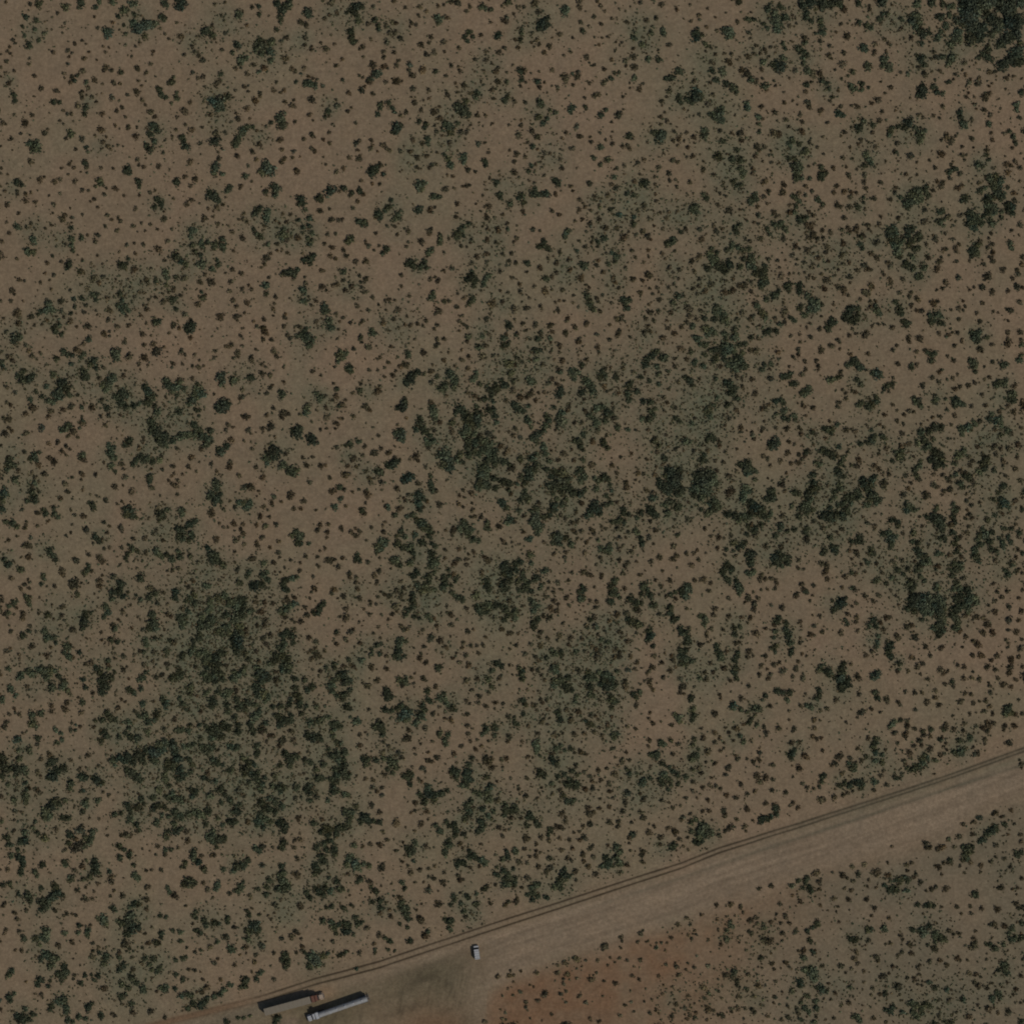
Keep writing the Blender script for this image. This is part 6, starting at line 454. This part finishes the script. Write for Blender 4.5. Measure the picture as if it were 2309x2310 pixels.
# join blots that overlap strongly into one many-lobed shrub (at most four lobes)
n = len(G); par = np.arange(n); size = np.ones(n, int)
def find(i):
    while par[i] != i: par[i] = par[par[i]]; i = par[i]
    return i
pairs = []
order = np.argsort(G[:, 0]); sxs = G[order, 0]
for ii, i in enumerate(order):
    j1 = np.searchsorted(sxs, sxs[ii] + 26)
    for j in order[ii + 1:j1]:
        dd = math.hypot(G[i, 0] - G[j, 0], G[i, 1] - G[j, 1]); q = dd / (G[i, 2] + G[j, 2])
        if q < .78: pairs.append((q, i, j))
pairs.sort()
for q, i, j in pairs:
    a, b = find(i), find(j)
    if a != b and size[a] + size[b] <= 4: par[b] = a; size[a] += size[b]
groups = {}
for i in range(n): groups.setdefault(find(i), []).append(i)
plants = []            # (area, [ (px,py,rpx) ], brown?)
for g in groups.values():
    L = G[g]
    x0, x1 = (L[:, 0] - L[:, 2]).min(), (L[:, 0] + L[:, 2]).max(); y0, y1 = (L[:, 1] - L[:, 2]).min(), (L[:, 1] + L[:, 2]).max()
    qx, qy = np.meshgrid(np.arange(x0, x1, 1.5), np.arange(y0, y1, 1.5)); ins = np.zeros(qx.shape, bool)
    for a, b, r in L: ins |= (qx - a) ** 2 + (qy - b) ** 2 < r * r
    vis = (qx > 0) & (qx < 2309) & (qy > 0) & (qy < 2310)
    plants.append(((ins & vis).sum() * 2.25, L, 0.0))
for b in B: plants.append((math.pi * b[2] ** 2 * .9, b[None, :], 1.0))
plants.sort(key=lambda p: -p[0])
big, small = plants[:300], plants[300:]

def rusty(px, py): return (py > low_y(px) + 5) & (px > 1080) & (px < 1800)
def tone_of(px, py, brown):
    t = .68 + .75 * rng.random() ** 1.5
    if brown: t *= 1.12
    if rusty(px, py): t *= 1.25
    return t
def lobes_of(L, brown, ox=0., oy=0., t=None):
    out = []
    t = tone_of(L[0, 0], L[0, 1], brown) if t is None else t
    for a, b, r in L:
        k = np.clip(brown * (.55 + .5 * rng.random()) + (0 if brown else .25 * rng.random() * rng.random()), 0, 1)
        if rusty(a, b): r = r * .84; k = max(k, .75 * rng.random() + .15)
        if r * S < .9 and not brown: k = max(k, .3 * rng.random())
        out.append((X(a) - ox, Y(b) - oy, r * S, float(height(np.array([a]), np.array([b]))[0]) - .03, k, t * (.88 + .24 * rng.random()), .8 + .35 * rng.random()))
    return out

# labels: look, surroundings, place in the photograph
allxy = np.concatenate([G[:, :2], B[:, :2]]); allr = np.concatenate([G[:, 2], B[:, 2]])
seen = set()
def describe(area, L, brown):
    w = L[:, 2] ** 2; cx, cy = (L[:, 0] * w).sum() / w.sum(), (L[:, 1] * w).sum() / w.sum()
    rank = 'huge' if area > 800 else 'large' if area > 560 else 'medium'
    if len(L) == 1: shape = 'round'
    else:
        P = L[:, :2] - [cx, cy]; ev = np.linalg.eigvalsh(P.T @ P / len(L) + np.eye(2) * 20)
        e = ev[1] / ev[0]
        shape = 'narrow' if e > 5 else 'oval' if e > 2.6 and len(L) < 4 else 'ragged' if len(L) > 2 else 'lobed'
    colour = 'brown' if brown else 'dark green'
    d = np.hypot(allxy[:, 0] - cx, allxy[:, 1] - cy)
    cover = (np.pi * allr[d < 62] ** 2).sum() / (np.pi * 62 ** 2)
    dt = cy - float(track_y(cx)); 
    if cx > 2080 and cy < 165: where = 'in the top right thicket'
    elif -75 < dt < -5: where = 'beside the wheel ruts'
    elif math.hypot(cx - 650, cy - 2262) < 120: where = 'near the parked lorries'
    elif dt > 20: where = 'beyond the bare dirt strip'
    elif cover > .62: where = 'deep in a dense thicket'
    elif cover > .40: where = 'among crowding shrubs'
    elif cover < .22: where = 'alone on open sand'
    else: where = 'among scattered small bushes'
    for dec in (0, 1, 2):
        lab = f"{rank} {shape} {colour} shrub {where}, {cx / 23.09:.{dec}f}% across, {cy / 23.1:.{dec}f}% down the photo"
        if lab not in seen: break
    seen.add(lab)
    return lab, cx, cy
for area, L, brown in big:
    lab, cx, cy = describe(area, L, brown)
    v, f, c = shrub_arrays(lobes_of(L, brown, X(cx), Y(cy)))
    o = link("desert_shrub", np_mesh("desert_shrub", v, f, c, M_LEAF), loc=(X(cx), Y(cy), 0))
    o["label"] = lab; o["category"] = "shrub"; o["group"] = "desert shrubs scattered over the sandy plain"

L_all = []
for area, L, brown in small: L_all += lobes_of(L, brown)
# plants the boundary line printed on the photograph covers, and the plain around the pictured square
def sprinkle(n, box, rmean):
    a = np.stack([box[0] + rr(n) * (box[1] - box[0]), box[2] + rr(n) * (box[3] - box[2]), rmean * np.exp(rng.normal(0, .38, n))], 1)
    dv = a[:, 1] - track_y(a[:, 0]); ok = ~((dv > -14) & (a[:, 1] < low_y(a[:, 0]) + 5))
    return a[ok]
extra = [sprinkle(85, (160, 188, 166, 2145), 5.2), sprinkle(85, (2122, 2151, 166, 2145), 5.2), sprinkle(85, (166, 2145, 160, 188), 5.2), sprinkle(75, (166, 2145, 2122, 2151), 5.2),
         sprinkle(2600, (-620, 2930, -620, -4), 8), sprinkle(2600, (-620, 2930, 2314, 2930), 8), sprinkle(2000, (-620, -4, 0, 2310), 8), sprinkle(2000, (2313, 2930, 0, 2310), 8)]
for a in extra:
    for p in a: L_all += lobes_of(p[None, :], float(rng.random() < .6))
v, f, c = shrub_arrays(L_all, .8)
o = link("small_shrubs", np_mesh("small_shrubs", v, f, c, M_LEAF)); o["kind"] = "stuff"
o["label"] = "thousands of smaller green and brown bushes dotted over the sandy plain"; o["category"] = "bushes"

# thin grass and seedlings: tiny tufts, densest inside the greyer patches
tf = []
for hx, hy, hr in H:
    m = int(hr * hr / 32)
    a = np.stack([hx + rng.normal(0, .6, m) * hr, hy + rng.normal(0, .6, m) * hr, 1.5 + 2.3 * rr(m) ** 2], 1); tf.append(a)
q_ = np.stack([rr(16000) * 2500 - 95, rr(16000) * 2500 - 95, 1.2 + 2.1 * rr(16000) ** 2], 1)
q_ = q_[rr(16000) < sstep(.35, .72, fbm(q_[:, 0], q_[:, 1], 130, 23))]; tf.append(q_)
tf = clear(np.concatenate(tf))
dv = tf[:, 1] - track_y(tf[:, 0]); tf = tf[~((dv > -12) & (tf[:, 1] < low_y(tf[:, 0]) + 2))]
k = np.clip(rng.normal(.5, .35, len(tf)), 0, 1)
zt = height(tf[:, 0], tf[:, 1]) - .02
lob = np.stack([X(tf[:, 0]), Y(tf[:, 1]), tf[:, 2] * S, zt, k, .85 + .9 * rr(len(tf)), .8 + .3 * rr(len(tf))], 1)
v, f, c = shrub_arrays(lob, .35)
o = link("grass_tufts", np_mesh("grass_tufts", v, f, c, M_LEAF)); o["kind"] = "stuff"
o["label"] = "thin grass tufts and seedlings speckling the soil between shrubs"; o["category"] = "grass"

# ---------------------------------------------------------------- vehicles
M_WHITE = mat_paint("white_paint", (.42, .43, .43), .4, dirt=.45)
M_TANK = mat_paint("pale_grey_shell", (.25, .255, .25), .6, dirt=.5, scale=.7)
M_DUSTY = mat_paint("dusty_canvas", (.195, .165, .118), .95, dirt=.3, scale=.6)
M_MAROON = mat_paint("dark_red_paint", (.12, .04, .018), .5, dirt=.15)
M_TAN = mat_paint("tan_paint", (.36, .27, .19), .6, dirt=.3)
M_BLACK = mat_paint("black_rubber", (.02, .02, .02), .85, dirt=.2)
M_STEEL = mat_paint("dark_steel", (.06, .06, .062), .6, dirt=.3)
M_GLASS = mat_paint("dark_glass", (.015, .02, .025), .12, dirt=.05)
M_LAMP = mat_paint("amber_lens", (.5, .2, .03), .3, dirt=.05)

def mk(name, mat, parent, build, bevel=.04, seg=2):
    bm = bmesh.new(); build(bm)
    if bevel:
        es = [e for e in bm.edges if len(e.link_faces) == 2 and e.calc_face_angle(0) > .6]
        bmesh.ops.bevel(bm, geom=es, offset=bevel, segments=seg, affect='EDGES', clamp_overlap=True)
    me = bpy.data.meshes.new(name); bm.to_mesh(me); bm.free(); me.materials.append(mat)
    return link(name, me, parent)
def box(bm, x0, x1, y0, y1, z0, z1, taper=None):
    vs = [bm.verts.new((x, y, z)) for z in (z0, z1) for x, y in ((x0, y0), (x1, y0), (x1, y1), (x0, y1))]
    if taper:                                     # (front inset, rear inset, side inset) of the top
        a, b, s = taper
        for v_, (dx, dy) in zip(vs[4:], ((b, s), (-a, s), (-a, -s), (b, -s))): v_.co.x += dx; v_.co.y += dy
    for q in ((3, 2, 1, 0), (4, 5, 6, 7), (0, 1, 5, 4), (1, 2, 6, 5), (2, 3, 7, 6), (3, 0, 4, 7)): bm.faces.new([vs[i] for i in q])
def cyl(bm, p, axis_, r, length, n=20, r2=None):
    R = Matrix.Translation(p) @ (Matrix.Rotation(math.pi / 2, 4, 'Y') if axis_ == 'x' else Matrix.Rotation(math.pi / 2, 4, 'X') if axis_ == 'y' else Matrix())
    bmesh.ops.create_cone(bm, cap_ends=True, segments=n, radius1=r, radius2=r if r2 is None else r2, depth=length, matrix=R)
def wheel(parent, x, y, r=.5, w=.28):
    o = mk("wheel", M_BLACK, parent, lambda bm: cyl(bm, (x, y, r), 'y', r, w, 24), .04)
    mk("rim", M_STEEL, o, lambda bm: cyl(bm, (x, y + (.02 if y > 0 else -.02), r), 'y', r * .55, w, 16), .02)
    return o
def vehicle(name, label, cat, px, py, ang, group=None):
    e = bpy.data.objects.new(name, None); col.objects.link(e)
    e.location = (X(px), Y(py), float(height(np.array([px * 1.]), np.array([py * 1.]))[0]) + .05); e.rotation_euler = (0, 0, ang)
    e["label"] = label; e["category"] = cat
    if group: e["group"] = group
    return e
def tractor(e, x0, paint, second, roof):
    """bonneted tractor unit, nose at +x; x0 = rear end of its chassis"""
    mk("chassis", M_STEEL, e, lambda bm: (box(bm, x0, x0 + 6.2, -.45, .45, .65, .95), box(bm, x0 + .2, x0 + 1.9, -.55, .55, .96, 1.18)), .03)
    mk("sleeper", paint, e, lambda bm: box(bm, x0 + 2.1, x0 + 3.35, -1.2, 1.2, .95, 3.55, (.05, .12, .08)), .08)
    mk("cab", roof, e, lambda bm: box(bm, x0 + 3.50, x0 + 4.75, -1.1, 1.1, .95, 2.95, (.42, .02, .12)), .08)
    mk("windshield", M_GLASS, e, lambda bm: box(bm, x0 + 4.36, x0 + 4.80, -.92, .92, 2.05, 2.75, (.25, -.1, .08)), .02)
    mk("hood", second, e, lambda bm: box(bm, x0 + 4.85, x0 + 6.35, -.85, .85, .85, 1.95, (.12, .02, .16)), .12, 3)
    mk("bumper", M_STEEL, e, lambda bm: box(bm, x0 + 6.37, x0 + 6.58, -1.15, 1.15, .45, .85), .05)
    for s in (-1, 1):
        mk("fender", second, e, lambda bm: box(bm, x0 + 5.0, x0 + 6.3, s * 1.02 - .2, s * 1.02 + .2, 1.03, 1.25, (.15, .15, .03)), .06)
        mk("fuel_tank", M_STEEL, e, lambda bm: cyl(bm, (x0 + 2.95, s * .95, .72), 'x', .3, 1.5, 18), .03)
        mk("exhaust_stack", M_STEEL, e, lambda bm: cyl(bm, (x0 + 3.42, s * 1.2, 2.4), 'z', .07, 2.6, 12), 0)
        mk("mirror", M_STEEL, e, lambda bm: box(bm, x0 + 4.5, x0 + 4.6, s * 1.35 - .12, s * 1.35 + .12, 1.9, 2.45), .02)
        mk("headlight", M_LAMP, e, lambda bm: box(bm, x0 + 6.22, x0 + 6.36, s * 1.02 - .13, s * 1.02 + .13, .86, 1.01), .02)
        wheel(e, x0 + 5.65, s * 1.0)
        for xx in (x0 + .55, x0 + 1.75): wheel(e, xx, s * .95, w=.55)

# lorry with the long pale trailer: nose towards lower left
p0, p1 = np.array([833., 2249.]), np.array([693., 2297.])
dirv = np.array([p1[0] - p0[0], -(p1[1] - p0[1])]); ang = math.atan2(dirv[1], dirv[0]); LEN = np.linalg.norm(dirv) * S
t = vehicle("semi_truck", "white lorry with a long pale grey trailer on the bare dirt pad", "lorry", *((p0 + p1) / 2), ang, "lorries parked on the dirt pad")
hx = LEN / 2
tractor(t, hx - 6.6, M_WHITE, M_WHITE, M_WHITE)
def shell(bm):
    cyl(bm, (-1.85, 0, 2.55), 'x', .98, 2 * hx - 5.5, 28)
    for s, xx in ((1, -1.85 + hx - 2.75), (-1, -1.85 - hx + 2.75)): cyl(bm, (xx + s * .12, 0, 2.55), 'x', .98 if s > 0 else .7, .24, 28, .7 if s > 0 else .98)
mk("trailer_tank", M_TANK, t, shell, 0)
mk("catwalk", M_TANK, t, lambda bm: box(bm, -hx + 2.2, hx - 6.6, -.22, .22, 3.54, 3.60), .01)
for k_ in range(4): mk("hatch", M_WHITE, t, lambda bm: cyl(bm, (-hx + 2.6 + k_ * 3.1, 0, 3.69), 'z', .3, .17, 18), .02)
mk("trailer_frame", M_STEEL, t, lambda bm: (box(bm, -hx + .35, hx - 5.4, -.4, .4, 1.12, 1.42), box(bm, -hx + .1, -hx + .3, -1.2, 1.2, .6, 1.0)), .03)
for s in (-1, 1):
    mk("mudguard", M_STEEL, t, lambda bm: box(bm, -hx + .7, -hx + 3.7, s * .98 - .3, s * .98 + .3, 1.06, 1.1), .01)
    for xx in (-hx + 1.4, -hx + 2.9): wheel(t, xx, s * .95, w=.55)

# lorry with the dusty trailer and dark red cab: nose towards the right
p0, p1 = np.array([598., 2281.]), np.array([731., 2245.])
dirv = np.array([p1[0] - p0[0], -(p1[1] - p0[1])]); ang = math.atan2(dirv[1], dirv[0]); LEN = np.linalg.norm(dirv) * S; hx = LEN / 2
t = vehicle("semi_truck", "lorry with dark red cab, tan bonnet and dust coloured trailer beside the wheel ruts", "lorry", *((p0 + p1) / 2), ang, "lorries parked on the dirt pad")
tractor(t, hx - 6.6, M_MAROON, M_TAN, M_MAROON)
mk("trailer_box", M_DUSTY, t, lambda bm: box(bm, -hx, hx - 4.75, -1.22, 1.22, 1.25, 3.75), .06)
for k_ in range(9): mk("roof_bow", M_DUSTY, t, lambda bm: box(bm, -hx + .8 + k_ * 1.6, -hx + .86 + k_ * 1.6, -1.2, 1.2, 3.752, 3.80), 0)
mk("trailer_frame", M_STEEL, t, lambda bm: box(bm, -hx + .2, hx - 5.4, -.4, .4, .97, 1.245), .03)
for s in (-1, 1):
    for xx in (-hx + 1.3, -hx + 2.7): wheel(t, xx, s * .95, w=.55)

# white van
t = vehicle("parked_van", "small white van parked by itself on the bare dirt strip", "van", 1075, 2148, math.radians(97))
t.scale = (.92, .92, .92)
mk("body", M_WHITE, t, lambda bm: (box(bm, -2.55, 1.35, -.98, .98, .45, 2.35, (.05, .05, .1)), box(bm, 1.36, 2.6, -.95, .95, .45, 1.25, (.1, 0, .1))), .1, 3)
mk("windshield", M_GLASS, t, lambda bm: box(bm, 1.28, 1.95, -.84, .84, 1.27, 2.05, (.6, 0, .08)), .02)
mk("roof_rack", M_STEEL, t, lambda bm: [box(bm, -2.2 + q * .9, -2.13 + q * .9, -.85, .85, 2.37, 2.43) for q in range(4)], 0)
for s in (-1, 1):
    mk("side_window", M_GLASS, t, lambda bm: box(bm, .4, 1.15, s * .94 - .02, s * .94 + .02, 1.35, 1.9), .01)
    mk("headlight", M_LAMP, t, lambda bm: box(bm, 2.5, 2.62, s * .7 - .15, s * .7 + .15, .85, 1.05), .01)
    mk("mirror", M_STEEL, t, lambda bm: box(bm, 1.15, 1.25, s * 1.12 - .1, s * 1.12 + .1, 1.3, 1.55), .01)
    for xx in (-1.6, 1.65): wheel(t, xx, s * .88, r=.35, w=.24)
